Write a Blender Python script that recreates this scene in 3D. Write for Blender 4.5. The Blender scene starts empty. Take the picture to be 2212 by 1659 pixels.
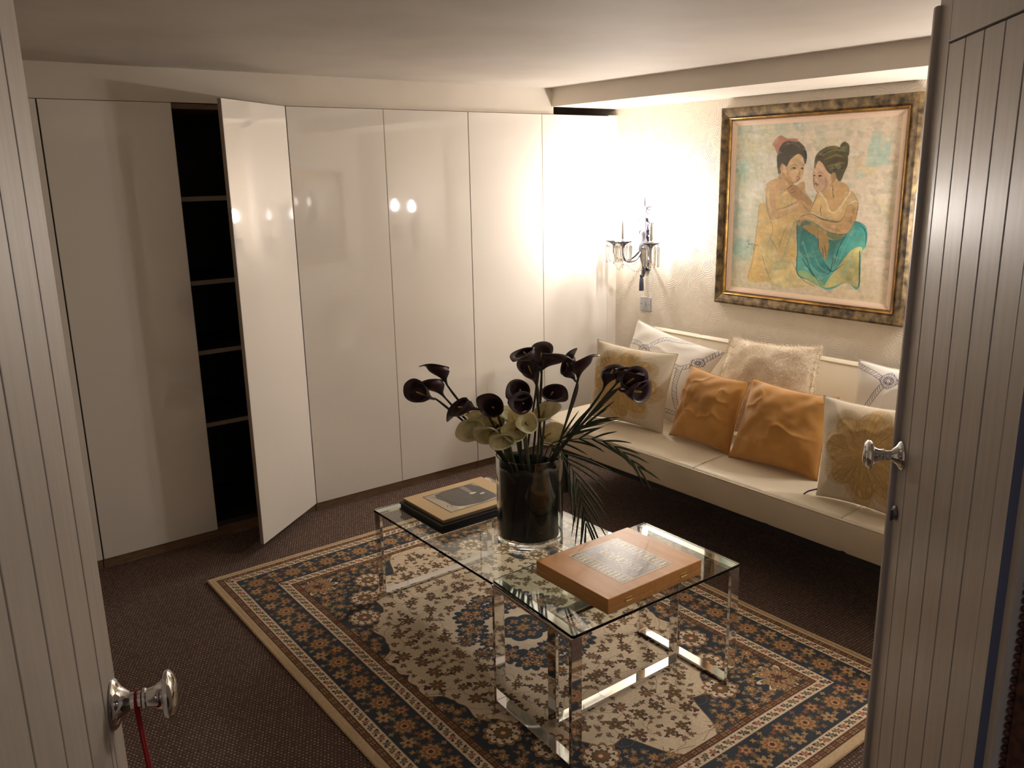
import bpy, bmesh, math, random
import numpy as np
from mathutils import Vector, Matrix
random.seed(7); RNG = np.random.RandomState(7)
PI = math.pi
C = bpy.context.scene.collection
scene = bpy.context.scene

# ------------------------------------------------------------------ camera, world, exposure
def make_camera():
    yaw, pitch, roll = math.radians(37.15), math.radians(14.10), math.radians(1.10)
    cy, sy, cp, sp, cr, sr = math.cos(yaw), math.sin(yaw), math.cos(pitch), math.sin(pitch), math.cos(roll), math.sin(roll)
    f = Vector((sy*cp, cy*cp, -sp)); r = Vector((cy, -sy, 0)); d = f.cross(r)
    r2 = cr*r + sr*d; d2 = -sr*r + cr*d
    cam = bpy.data.cameras.new('camera'); o = bpy.data.objects.new('camera', cam); C.objects.link(o)
    cam.sensor_width = 36; cam.lens = 1833.6/2212*36; cam.clip_start = 0.02
    m = Matrix((( r2[0], -d2[0], -f[0], 0), (r2[1], -d2[1], -f[1], 0), (r2[2], -d2[2], -f[2], 1.68), (0, 0, 0, 1)))
    o.matrix_world = m
    scene.camera = o
make_camera()
w = bpy.data.worlds.new('world'); scene.world = w; w.use_nodes = True
w.node_tree.nodes['Background'].inputs[0].default_value = (0.30, 0.36, 0.5, 1)
w.node_tree.nodes['Background'].inputs[1].default_value = 0.02
scene.view_settings.view_transform = 'Standard'; scene.view_settings.look = 'None'
scene.view_settings.gamma = 1; scene.view_settings.use_curve_mapping = False
scene.view_settings.exposure = 0.0
scene.cycles.max_bounces = 14; scene.cycles.transparent_max_bounces = 16
scene.cycles.transmission_bounces = 12; scene.cycles.glossy_bounces = 8; scene.cycles.diffuse_bounces = 6
scene.cycles.sample_clamp_indirect = 6.0
scene.cycles.caustics_refractive = False; scene.cycles.caustics_reflective = False
BULB = 560.0          # strength of the candle bulbs
BULB_COL = (1.0, 0.915, 0.85, 1)
def area_light(name, loc, size, power, col, rot=(0, 0, 0)):
    l = bpy.data.lights.new(name, 'AREA'); l.size = size; l.energy = power; l.color = col
    o = bpy.data.objects.new(name, l); C.objects.link(o); o.location = loc; o.rotation_euler = rot
    return o
# dim lamp of the hallway the picture is taken from, behind the camera
area_light('hall_lamp', (0.35, -1.1, 2.05), 0.7, 5.0, (1.0, 0.86, 0.74))
area_light('hall_cool_fill', (-1.2, -0.8, 1.3), 0.6, 2.2, (0.45, 0.62, 1.0), (0, -PI/2, 0))  # unseen bluish fill added to light the door lining, not a real window

# ------------------------------------------------------------------ helpers
def S(r, g, b):      # 0-255 sRGB -> linear
    return tuple(((c/255)/12.92 if c/255 <= .04045 else ((c/255+.055)/1.055)**2.4) for c in (r, g, b))
def mat(name, col=(.8, .8, .8), rough=.5, metal=0, **k):
    m = bpy.data.materials.new(name); m.use_nodes = True
    b = m.node_tree.nodes['Principled BSDF']
    b.inputs['Base Color'].default_value = (*col, 1); b.inputs['Roughness'].default_value = rough
    b.inputs['Metallic'].default_value = metal
    for a, v in k.items():
        b.inputs[a.replace('_', ' ')].default_value = v
    m['b'] = 1
    return m
def nt(m): return m.node_tree.nodes, m.node_tree.links, m.node_tree.nodes['Principled BSDF']
def noise_col(m, c1, c2, scale=20, detail=4, stretch=(1, 1, 1), bump=0.0, dist=.002, lo=.35, hi=.65, coord='Object'):
    N, L, b = nt(m)
    tc = N.new('ShaderNodeTexCoord'); mp = N.new('ShaderNodeMapping'); mp.inputs['Scale'].default_value = stretch
    L.new(tc.outputs[coord], mp.inputs[0])
    n = N.new('ShaderNodeTexNoise'); n.inputs['Scale'].default_value = scale; n.inputs['Detail'].default_value = detail
    L.new(mp.outputs[0], n.inputs['Vector'])
    r = N.new('ShaderNodeValToRGB'); r.color_ramp.elements[0].position = lo; r.color_ramp.elements[1].position = hi
    r.color_ramp.elements[0].color = (*c1, 1); r.color_ramp.elements[1].color = (*c2, 1)
    L.new(n.outputs['Fac'], r.inputs[0]); L.new(r.outputs[0], b.inputs['Base Color'])
    if bump:
        bp = N.new('ShaderNodeBump'); bp.inputs['Strength'].default_value = bump; bp.inputs['Distance'].default_value = dist
        L.new(n.outputs['Fac'], bp.inputs['Height']); L.new(bp.outputs[0], b.inputs['Normal'])
    return m
def img_mat(name, arr, rough=.8, bump=None, bdist=.002, bstr=.6, fine=0):
    """arr: (h,w,3) sRGB floats, row 0 = top, drawn by this script"""
    h, wd = arr.shape[:2]
    im = bpy.data.images.new(name, wd, h)
    px = np.ones((h, wd, 4), np.float32); px[..., :3] = np.clip(arr, 0, 1)[::-1]
    im.pixels.foreach_set(px.ravel()); im.update(); im.pack()
    m = mat(name, rough=rough); N, L, b = nt(m)
    t = N.new('ShaderNodeTexImage'); t.image = im; uv = N.new('ShaderNodeUVMap'); L.new(uv.outputs[0], t.inputs[0])
    L.new(t.outputs[0], b.inputs['Base Color'])
    if fine:
        n = N.new('ShaderNodeTexNoise'); n.inputs['Scale'].default_value = fine; tc = N.new('ShaderNodeTexCoord'); L.new(tc.outputs['Object'], n.inputs['Vector'])
        bp = N.new('ShaderNodeBump'); bp.inputs['Strength'].default_value = bstr; bp.inputs['Distance'].default_value = bdist
        L.new(n.outputs['Fac'], bp.inputs['Height']); L.new(bp.outputs[0], b.inputs['Normal'])
    return m
def glass(name, col=(1, 1, 1), rough=0.0, ior=1.5):
    m = mat(name, col, rough); b = nt(m)[2]
    b.inputs['Transmission Weight'].default_value = 1; b.inputs['IOR'].default_value = ior
    return m

def tag(o, label=None, cat=None, group=None, kind=None):
    if label: o['label'] = label
    if cat: o['category'] = cat
    if group: o['group'] = group
    if kind: o['kind'] = kind
    return o
def thing(name, label, cat, loc=(0, 0, 0), rz=0, group=None):
    o = bpy.data.objects.new(name, None); C.objects.link(o); o.location = loc; o.rotation_euler = (0, 0, rz)
    o.empty_display_size = .05
    return tag(o, label, cat, group)
def struct_root(name, loc=(0, 0, 0), rz=0, label=None):
    o = bpy.data.objects.new(name, None); C.objects.link(o); o.location = loc; o.rotation_euler = (0, 0, rz)
    return tag(o, label=label, kind='structure')
def obj(name, bm, m, parent=None, smooth=False, angle=None):
    me = bpy.data.meshes.new(name)
    bmesh.ops.recalc_face_normals(bm, faces=bm.faces[:]) if len(bm.faces) < 60000 else None
    bm.to_mesh(me); bm.free()
    if smooth:
        me.polygons.foreach_set('use_smooth', [True]*len(me.polygons))
        if angle:
            try: me.set_sharp_from_angle(angle=angle)
            except Exception: pass
    ms = m if isinstance(m, (list, tuple)) else [m]
    for q in ms: me.materials.append(q)
    o = bpy.data.objects.new(name, me); C.objects.link(o)
    if parent: o.parent = parent
    return o
def box(bm, lo, hi, bev=0, seg=2):
    r = bmesh.ops.create_cube(bm, size=1)
    vs = r['verts']
    for v in vs:
        v.co = Vector([lo[i] + (v.co[i]+.5)*(hi[i]-lo[i]) for i in range(3)])
    if bev:
        es = list({e for v in vs for e in v.link_edges})
        bmesh.ops.bevel(bm, geom=es, offset=bev, segments=seg, profile=.5, affect='EDGES')
def boxo(name, lo, hi, m, parent=None, bev=0, seg=2, smooth=True):
    bm = bmesh.new(); box(bm, lo, hi, bev, seg)
    return obj(name, bm, m, parent)
def frame_mat(axis):
    z = Vector(axis).normalized(); x = z.orthogonal().normalized(); y = z.cross(x)
    return Matrix((x, y, z)).transposed()
def lathe(bm, prof, origin=(0, 0, 0), axis=(0, 0, 1), n=24, cap=True):
    R = frame_mat(axis); o = Vector(origin); rings = []
    for (r, z) in prof:
        if r < 1e-6:
            rings.append([bm.verts.new(o + R @ Vector((0, 0, z)))])
        else:
            rings.append([bm.verts.new(o + R @ Vector((r*math.cos(2*PI*k/n), r*math.sin(2*PI*k/n), z))) for k in range(n)])
    for a, b in zip(rings, rings[1:]):
        for k in range(n):
            k2 = (k+1) % n
            if len(a) == 1 and len(b) == 1: continue
            if len(a) == 1: bm.faces.new((a[0], b[k2], b[k]))
            elif len(b) == 1: bm.faces.new((a[k], a[k2], b[0]))
            else: bm.faces.new((a[k], a[k2], b[k2], b[k]))
    if cap:
        for r in (rings[0], rings[-1]):
            if len(r) > 2: bm.faces.new(r)
def catmull(P, n=8, closed=False):
    P = [np.array(p, float) for p in P]; out = []
    m = len(P)
    rng = range(m) if closed else range(m-1)
    for i in rng:
        if closed: p0, p1, p2, p3 = P[i-1], P[i], P[(i+1) % m], P[(i+2) % m]
        else: p0, p1, p2, p3 = P[max(i-1, 0)], P[i], P[i+1], P[min(i+2, m-1)]
        for k in range(n):
            t = k/n
            out.append(.5*((2*p1)+(-p0+p2)*t+(2*p0-5*p1+4*p2-p3)*t*t+(-p0+3*p1-3*p2+p3)*t**3))
    if not closed: out.append(P[-1])
    return out
def tube(bm, pts, rad, n=8, cap=True, flat=1.0):
    pts = [Vector(p) for p in pts]; m = len(pts)
    rads = rad if isinstance(rad, (list, tuple)) else [rad]*m
    x = None; rings = []
    for i, p in enumerate(pts):
        t = (pts[min(i+1, m-1)] - pts[max(i-1, 0)]).normalized()
        if x is None: x = t.orthogonal().normalized()
        x = (x - t*x.dot(t)).normalized(); y = t.cross(x)
        rings.append([bm.verts.new(p + rads[i]*(math.cos(2*PI*k/n)*x + flat*math.sin(2*PI*k/n)*y)) for k in range(n)])
    for a, b in zip(rings, rings[1:]):
        for k in range(n):
            bm.faces.new((a[k], a[(k+1) % n], b[(k+1) % n], b[k]))
    if cap:
        bm.faces.new(rings[0][::-1]); bm.faces.new(rings[-1])
def grid_obj(name, P, m, parent=None, uv=True, smooth=True, closed_u=False):
    """P: array (nu,nv,3)"""
    nu, nv = P.shape[:2]
    me = bpy.data.meshes.new(name)
    ii = np.arange(nu*nv).reshape(nu, nv)
    f = np.stack([ii[:-1, :-1], ii[1:, :-1], ii[1:, 1:], ii[:-1, 1:]], -1).reshape(-1, 4)
    me.from_pydata(P.reshape(-1, 3).tolist(), [], f.tolist())
    if uv:
        U, V = np.meshgrid(np.linspace(0, 1, nu), np.linspace(0, 1, nv), indexing='ij')
        uvv = np.stack([U, V], -1).reshape(-1, 2)
        l = me.uv_layers.new(name='UVMap'); l.data.foreach_set('uv', uvv[f.ravel()].ravel().astype(np.float32))
    if smooth: me.polygons.foreach_set('use_smooth', [True]*len(me.polygons))
    me.materials.append(m)
    o = bpy.data.objects.new(name, me); C.objects.link(o)
    if parent: o.parent = parent
    return o

# ------------------------------------------------------------------ drawing by numpy
class Img:
    def __init__(s, w, h, bg):
        s.w, s.h = w, h; s.a = np.zeros((h, w, 3), np.float32); s.a[:] = np.array(bg)/255.
    def win(s, x0, y0, x1, y1):
        x0 = max(int(x0), 0); y0 = max(int(y0), 0); x1 = min(int(x1)+1, s.w); y1 = min(int(y1)+1, s.h)
        if x1 <= x0 or y1 <= y0: return None
        Y, X = np.mgrid[y0:y1, x0:x1]
        return X+.5, Y+.5, (slice(y0, y1), slice(x0, x1))
    def put(s, sl, mask, col, alpha=1):
        c = np.array(col, np.float32)/255.
        k = (mask*alpha)[..., None]
        s.a[sl] = s.a[sl]*(1-k) + c*k
    def poly(s, pts, col, alpha=1, smooth=4, soft=1.0, var=0):
        P = catmull(pts, smooth, True) if smooth else [np.array(p, float) for p in pts]
        P = np.array(P); mn = P.min(0)-2-soft*2; mx = P.max(0)+2+soft*2
        W = s.win(*mn, *mx)
        if W is None: return
        X, Y, sl = W; ins = np.zeros(X.shape, bool)
        D = np.full(X.shape, 1e9)
        Q = np.roll(P, -1, 0)
        for (x1, y1), (x2, y2) in zip(P, Q):
            if y1 != y2:
                ins ^= ((Y < y1) != (Y < y2)) & (X < (x2-x1)*(Y-y1)/(y2-y1)+x1)
            dx, dy = x2-x1, y2-y1; L = dx*dx+dy*dy+1e-9
            t = np.clip(((X-x1)*dx+(Y-y1)*dy)/L, 0, 1)
            D = np.minimum(D, (X-x1-t*dx)**2+(Y-y1-t*dy)**2)
        D = np.sqrt(D); m = np.clip(np.where(ins, .5+D/(2*soft), .5-D/(2*soft)), 0, 1)
        if var:
            n = fbm(X/s.w*9, Y/s.w*9, 3); c = np.array(col)/255.
            k = (m*alpha)[..., None]; s.a[sl] = s.a[sl]*(1-k)+k*np.clip(c*(1+var*(n[..., None])), 0, 1)
        else: s.put(sl, m, col, alpha)
    def stroke(s, pts, width, col, alpha=1, smooth=5, taper=False, soft=.7):
        P = np.array(catmull(pts, smooth) if smooth and len(pts) > 2 else pts, float)
        mn = P.min(0)-width-2; mx = P.max(0)+width+2
        W = s.win(*mn, *mx)
        if W is None: return
        X, Y, sl = W; M = np.zeros(X.shape)
        n = len(P)-1
        for i in range(n):
            (x1, y1), (x2, y2) = P[i], P[i+1]; dx, dy = x2-x1, y2-y1; L = dx*dx+dy*dy+1e-9
            t = np.clip(((X-x1)*dx+(Y-y1)*dy)/L, 0, 1)
            wd = width/2*(1 if not taper else max(.25, math.sin(PI*(i+.5)/n)))
            M = np.maximum(M, np.clip((wd+soft/2-np.hypot(X-x1-t*dx, Y-y1-t*dy))/soft, 0, 1))
        s.put(sl, M, col, alpha)
    def flower(s, cx, cy, r, n, cols, rot=0, depth=.25, ell=1):
        """concentric lobed rings, cols from outside in [(frac,col),...]"""
        W = s.win(cx-r*1.3, cy-r*1.3, cx+r*1.3, cy+r*1.3)
        if W is None: return
        X, Y, sl = W; dx, dy = X-cx, (Y-cy)/ell; rr = np.hypot(dx, dy); th = np.arctan2(dy, dx)+rot
        for fr, col in cols:
            if fr > .25: lim = r*fr*(1-depth+depth*np.abs(np.cos(th*n/2))*1.6-depth*.3)
            else: lim = r*fr*np.ones_like(rr)
            s.put(sl, np.clip(lim-rr+.5, 0, 1), col)
def _h(ix, iy, sd): 
    v = np.sin(ix*127.1+iy*311.7+sd*74.7)*43758.5453
    return v-np.floor(v)
def vnoise(x, y, sd=0):
    ix, iy = np.floor(x), np.floor(y); fx, fy = x-ix, y-iy
    fx = fx*fx*(3-2*fx); fy = fy*fy*(3-2*fy)
    return (_h(ix, iy, sd)*(1-fx)+_h(ix+1, iy, sd)*fx)*(1-fy)+(_h(ix, iy+1, sd)*(1-fx)+_h(ix+1, iy+1, sd)*fx)*fy
def fbm(x, y, o=4, sd=0):
    r = 0; a = 1; t = 0
    for i in range(o): r = r+a*(vnoise(x*2**i, y*2**i, sd+i)*2-1); t += a; a *= .5
    return r/t
def smst(a, b, x): t = np.clip((x-a)/(b-a), 0, 1); return t*t*(3-2*t)

# ------------------------------------------------------------------ materials
M = {}
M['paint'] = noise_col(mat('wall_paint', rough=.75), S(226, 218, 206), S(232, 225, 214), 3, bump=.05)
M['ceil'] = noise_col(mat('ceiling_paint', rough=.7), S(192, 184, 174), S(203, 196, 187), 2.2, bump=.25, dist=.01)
M['gloss'] = mat('gloss_white_lacquer', S(238, 233, 225), .035, IOR=1.5, Coat_Weight=.4, Coat_Roughness=.03)
M['edge'] = mat('lacquer_edge', S(150, 138, 124), .4)
M['oak'] = noise_col(mat('brown_carcass', rough=.5), S(104, 82, 62), S(124, 100, 78), 14, stretch=(1, 1, 8))
M['dark'] = mat('black_brown_interior', S(54, 48, 45), .6)
M['shelf'] = mat('shelf_edge', S(150, 140, 124), .5)
M['leaf'] = noise_col(mat('satin_greige_paint', rough=.38, Anisotropic=.0), S(186, 178, 168), S(196, 188, 178), 60, stretch=(1, 1, .08), bump=.12, dist=.001)
M['groove'] = mat('groove_shadow', S(88, 76, 74), .7)
M['chrome'] = mat('chrome', (.83, .83, .84), .05, 1)
M['steel'] = mat('polished_steel', (.62, .62, .63), .16, 1)
M['silver'] = mat('aged_silver', (.16, .16, .19), .32, 1)
M['glass'] = glass('clear_glass', (.97, 1, .985))
def glass_top_mat():
    m = glass('table_glass', (.93, .985, .965)); N, L, b = nt(m)
    va = N.new('ShaderNodeVolumeAbsorption'); va.inputs[0].default_value = (.25, .82, .68, 1); va.inputs[1].default_value = 2.2
    out = N['Material Output']; L.new(va.outputs[0], out.inputs['Volume'])
    return m
M['tglass'] = glass_top_mat()
M['crystal'] = glass('crystal', (1, 1, 1), 0, 1.6)
def bulb_mat():
    m = bpy.data.materials.new('candle_bulb_glow'); m.use_nodes = True; N = m.node_tree.nodes; L = m.node_tree.links
    N.remove(N['Principled BSDF']); e = N.new('ShaderNodeEmission'); e.inputs[0].default_value = BULB_COL; e.inputs[1].default_value = BULB
    L.new(e.outputs[0], N['Material Output'].inputs[0]); return m
M['bulb'] = bulb_mat()
M['sofa'] = noise_col(mat('cream_leather', rough=.5, Coat_Weight=.06), S(212, 200, 177), S(221, 210, 188), 3, bump=.25, dist=.004)
def add_fine(m, sc, st, di):
    N, L, b = nt(m); tc = N.new('ShaderNodeTexCoord'); v = N.new('ShaderNodeTexVoronoi'); v.inputs['Scale'].default_value = sc
    L.new(tc.outputs['Object'], v.inputs['Vector']); bp = N.new('ShaderNodeBump'); bp.inputs['Strength'].default_value = st; bp.inputs['Distance'].default_value = di
    L.new(v.outputs['Distance'], bp.inputs['Height'])
    if b.inputs['Normal'].links: L.new(b.inputs['Normal'].links[0].from_socket, bp.inputs['Normal'])
    L.new(bp.outputs[0], b.inputs['Normal'])
add_fine(M['sofa'], 350, .12, .0006)
M['sofa_dark'] = mat('black_underside', (.012, .012, .012), .8)
M['mustard'] = noise_col(mat('mustard_suede', rough=.85, Sheen_Weight=.5, Sheen_Roughness=.4), S(172, 122, 58), S(196, 145, 76), 5, bump=.3, dist=.006)
M['furbase'] = noise_col(mat('cream_fur', rough=.95, Sheen_Weight=.3), S(222, 206, 180), S(240, 228, 206), 14, bump=.8, dist=.01)
M['linen'] = noise_col(mat('linen_back', rough=.9), S(196, 184, 162), S(206, 195, 174), 40)
M['stem'] = noise_col(mat('dark_stem', rough=.5), S(44, 38, 34), S(58, 56, 40), 12)
M['stemg'] = noise_col(mat('green_stem', rough=.5), S(70, 82, 42), S(92, 104, 58), 12)
M['calla'] = noise_col(mat('dark_calla', rough=.42, Sheen_Weight=.2), S(36, 14, 24), S(58, 20, 34), 30)
M['callaw'] = noise_col(mat('white_calla', rough=.5, Subsurface_Weight=.1), S(206, 200, 150), S(232, 227, 196), 30)
M['spad'] = mat('spadix_yellow', S(206, 178, 96), .7)
M['palm'] = noise_col(mat('palm_green', rough=.45), S(32, 46, 28), S(48, 64, 38), 20)
M['lining'] = noise_col(mat('dark_lining_leaf', rough=.35), S(22, 34, 28), S(34, 50, 42), 9, stretch=(1, 1, .4))
M['pale'] = mat('leaf_underside', S(120, 128, 112), .6)
M['boxwood'] = noise_col(mat('honey_wood', rough=.42, Coat_Weight=.08), S(208, 150, 86), S(220, 164, 98), 6, stretch=(6, 1, 6))
M['brass'] = mat('brass', (.72, .52, .22), .3, 1)
M['black'] = mat('black_cloth_cover', (.012, .012, .013), .6)
M['pages'] = mat('card_edges', S(150, 130, 96), .8)
M['plate'] = mat('grey_plate', S(182, 184, 186), .35)
M['screw'] = mat('screw', (.2, .2, .2), .4, 1)
M['red'] = mat('red_ribbon', S(150, 10, 20), .6)
M['gold'] = mat('gold_metal', (.75, .45, .12), .3, 1)
M['blue'] = mat('blue_grey_lining', S(104, 114, 142), .55)
M['brown'] = noise_col(mat('brown_trim', rough=.5), S(50, 30, 24), S(104, 62, 44), 60)
M['gframe'] = noise_col(mat('aged_gilt', rough=.45, metal=.3), S(58, 48, 38), S(158, 134, 92), 24, 9, (1, 1, 1), bump=.5, dist=.003, lo=.35, hi=.75)
M['gilt'] = noise_col(mat('gilt_lip', rough=.32, metal=.8), S(92, 66, 36), S(196, 152, 82), 18, 5, bump=.3, lo=.3, hi=.7)
M['liner'] = noise_col(mat('pink_linen_liner', rough=.85), S(206, 178, 154), S(214, 188, 164), 200)
M['tassel'] = mat('tassel', S(52, 54, 70), .7)
M['mirror'] = mat('mirror_glass', (.5, .48, .46), .02, 1)
M['candle'] = mat('candle_sleeve', S(200, 196, 190), .4)

def carpet_mat():
    m = mat('brown_dotted_carpet', rough=.95); N, L, b = nt(m)
    tc = N.new('ShaderNodeTexCoord'); sx = N.new('ShaderNodeSeparateXYZ'); L.new(tc.outputs['Object'], sx.inputs[0])
    def math_(op, a, b_=None):
        n = N.new('ShaderNodeMath'); n.operation = op
        for i, v in enumerate((a, b_)):
            if v is None: continue
            if isinstance(v, (int, float)): n.inputs[i].default_value = v
            else: L.new(v, n.inputs[i])
        return n.outputs[0]
    K = 84.0
    y = math_('MULTIPLY', sx.outputs[1], K); x = math_('MULTIPLY', sx.outputs[0], K)
    fy = math_('FLOOR', y); x = math_('ADD', x, math_('MULTIPLY', math_('MODULO', math_('ABSOLUTE', fy), 2), .5)); fx = math_('FLOOR', x)
    dx = math_('SUBTRACT', math_('SUBTRACT', x, fx), .5); dy = math_('SUBTRACT', math_('SUBTRACT', y, fy), .5)
    d = math_('SQRT', math_('ADD', math_('MULTIPLY', dx, dx), math_('MULTIPLY', dy, dy)))
    cb = N.new('ShaderNodeCombineXYZ'); L.new(fx, cb.inputs[0]); L.new(fy, cb.inputs[1])
    wn = N.new('ShaderNodeTexWhiteNoise'); wn.noise_dimensions = '2D'; L.new(cb.outputs[0], wn.inputs['Vector'])
    dot = math_('MULTIPLY', math_('LESS_THAN', d, .24), math_('ADD', math_('MULTIPLY', wn.outputs['Value'], .75), .1))
    n = N.new('ShaderNodeTexNoise'); n.inputs['Scale'].default_value = 260; L.new(tc.outputs['Object'], n.inputs['Vector'])
    r = N.new('ShaderNodeValToRGB'); r.color_ramp.elements[0].color = (*S(58, 42, 36), 1); r.color_ramp.elements[1].color = (*S(104, 82, 72), 1)
    r.color_ramp.elements[0].position = .3; r.color_ramp.elements[1].position = .75
    L.new(n.outputs['Fac'], r.inputs[0])
    mx = N.new('ShaderNodeMixRGB'); L.new(dot, mx.inputs[0]); L.new(r.outputs[0], mx.inputs[1]); mx.inputs[2].default_value = (*S(188, 166, 146), 1)
    L.new(mx.outputs[0], b.inputs['Base Color'])
    bp = N.new('ShaderNodeBump'); bp.inputs['Strength'].default_value = .7; bp.inputs['Distance'].default_value = .003
    L.new(math_('ADD', n.outputs['Fac'], math_('MULTIPLY', d, -1.2)), bp.inputs['Height']); L.new(bp.outputs[0], b.inputs['Normal'])
    return m
M['carpet'] = carpet_mat()

def wallpaper_mat():
    n = 1100; im = Img(n, n, (0, 0, 0))
    rs = np.random.RandomState(3)
    pts = []
    for k in range(300):                       # fans of concentric relief arcs, tiled
        cx, cy, a0 = rs.rand()*n, rs.rand()*n, rs.rand()*2*PI
        nj = rs.randint(3, 8); sp = rs.uniform(1.1, 1.7)
        for j in range(nj):
            rr = 10+13.5*j; P = []
            for t in np.linspace(-.5, .5, 6):
                aa = a0+sp*t*(1-.05*j)+.06*j
                q = rr*(1+.25*(t+.5)**2)
                P.append((cx+q*math.cos(aa), cy+q*math.sin(aa)*1.25))
            P = np.array(P)
            for ox in (-n, 0, n):
                for oy in (-n, 0, n):
                    Q = P+[ox, oy]
                    if Q[:, 0].max() < -9 or Q[:, 1].max() < -9 or Q[:, 0].min() > n+9 or Q[:, 1].min() > n+9: continue
                    im.stroke([tuple(q) for q in Q], 6.5, (255, 255, 255), .85, 2, True, 3)
    m = mat('embossed_wallpaper', S(234, 224, 208), .6); N, L, b = nt(m)
    g = im.a[::-1, :, 0]; px = np.ones((n, n, 4), np.float32); px[..., :3] = g[..., None]
    bi = bpy.data.images.new('wallpaper_relief', n, n); bi.colorspace_settings.name = 'Non-Color'; bi.pixels.foreach_set(px.ravel()); bi.update(); bi.pack()
    t = N.new('ShaderNodeTexImage'); t.image = bi; uv = N.new('ShaderNodeUVMap'); L.new(uv.outputs[0], t.inputs[0])
    bp = N.new('ShaderNodeBump'); bp.inputs['Strength'].default_value = .45; bp.inputs['Distance'].default_value = .003
    L.new(t.outputs[0], bp.inputs['Height']); L.new(bp.outputs[0], b.inputs['Normal'])
    return m
M['wallpaper'] = wallpaper_mat()

# ------------------------------------------------------------------ the room
XR, YB, XL, YF, ZC = 3.76, 4.45, -0.62, 0.47, 2.125
DF = 3.855                 # plane of the wardrobe door fronts
def slab(name, lo, hi, m): return tag(boxo(name, lo, hi, m), kind='structure')
slab('floor', (-2.2, -2.4, -.1), (4.2, 4.7, 0), M['carpet'])
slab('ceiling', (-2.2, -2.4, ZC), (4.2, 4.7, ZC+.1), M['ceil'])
def uvwall(name, pts, m, tile=.8):
    bm = bmesh.new(); vs = [bm.verts.new(p) for p in pts]; f = bm.faces.new(vs[:4]); 
    ext = bmesh.ops.extrude_face_region(bm, geom=[f]); 
    for v in [g for g in ext['geom'] if isinstance(g, bmesh.types.BMVert)]: v.co.x += .12
    uv = bm.loops.layers.uv.new('UVMap')
    for fc in bm.faces:
        for l in fc.loops: l[uv].uv = (l.vert.co.y/tile, l.vert.co.z/tile)
    return tag(obj(name, bm, m), kind='structure')
uvwall('wall_right', [(XR, -2.3, 0), (XR, -2.3, ZC), (XR, YB, ZC), (XR, YB, 0)], M['wallpaper'])
slab('wall_back', (-.8, YB, 0), (3.9, YB+.12, ZC), M['paint'])
slab('wall_left', (XL-.12, YF, 0), (XL, YB, ZC), M['paint'])
slab('wall_front', (XL, YF-.13, 0), (-.075, YF, ZC), M['paint'])
slab('wall_front.001', (1.29, YF-.13, 0), (XR, YF, ZC), M['paint'])
slab('wall_front.002', (-.075, YF-.13, 2.0), (1.29, YF, ZC), M['paint'])
slab('wall_hall', (-2.2, -2.4, 0), (4.2, -2.3, ZC), M['paint'])
slab('wall_hall_left', (-2.2, -2.3, 0), (-2.1, YF, ZC), M['paint'])
slab('wall_hall_end', (-2.1, YF-.13, 0), (XL, YF-.05, ZC), M['paint'])
# bulkhead over the sofa wall and fascia above the wardrobes
slab('trim_1', (3.25, YF, 2.028), (XR, DF+.02, ZC), M['paint'])
slab('trim_2', (XL, DF+.012, 1.988), (3.262, DF+.04, ZC), M['paint'])
# door linings
slab('trim_3', (1.263, YF-.13, 0), (1.29, YF+.012, 2.0), M['blue'])
slab('trim_4', (-.075, YF-.13, 0), (-.052, YF+.012, 2.0), M['blue'])
slab('trim_5', (-.052, YF-.13, 1.985), (1.263, YF+.012, 2.0), M['blue'])
def beaded():
    bm = bmesh.new(); box(bm, (1.2635, YF-.03, 0), (1.30, YF-.03, 2.0), 0); bm.clear(); box(bm, (1.252, YF-.16, 0), (1.2628, YF-.034, 1.984), .002, 1)
    for k in range(150): lathe(bm, [(0, -.006), (.004, -.004), (.0055, 0), (.004, .004), (0, .006)], (1.254, YF-.031, .02+k*.0129), n=6)
    return tag(obj('trim_6', bm, M['brown'], smooth=True, angle=.7), kind='structure')
beaded()

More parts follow.
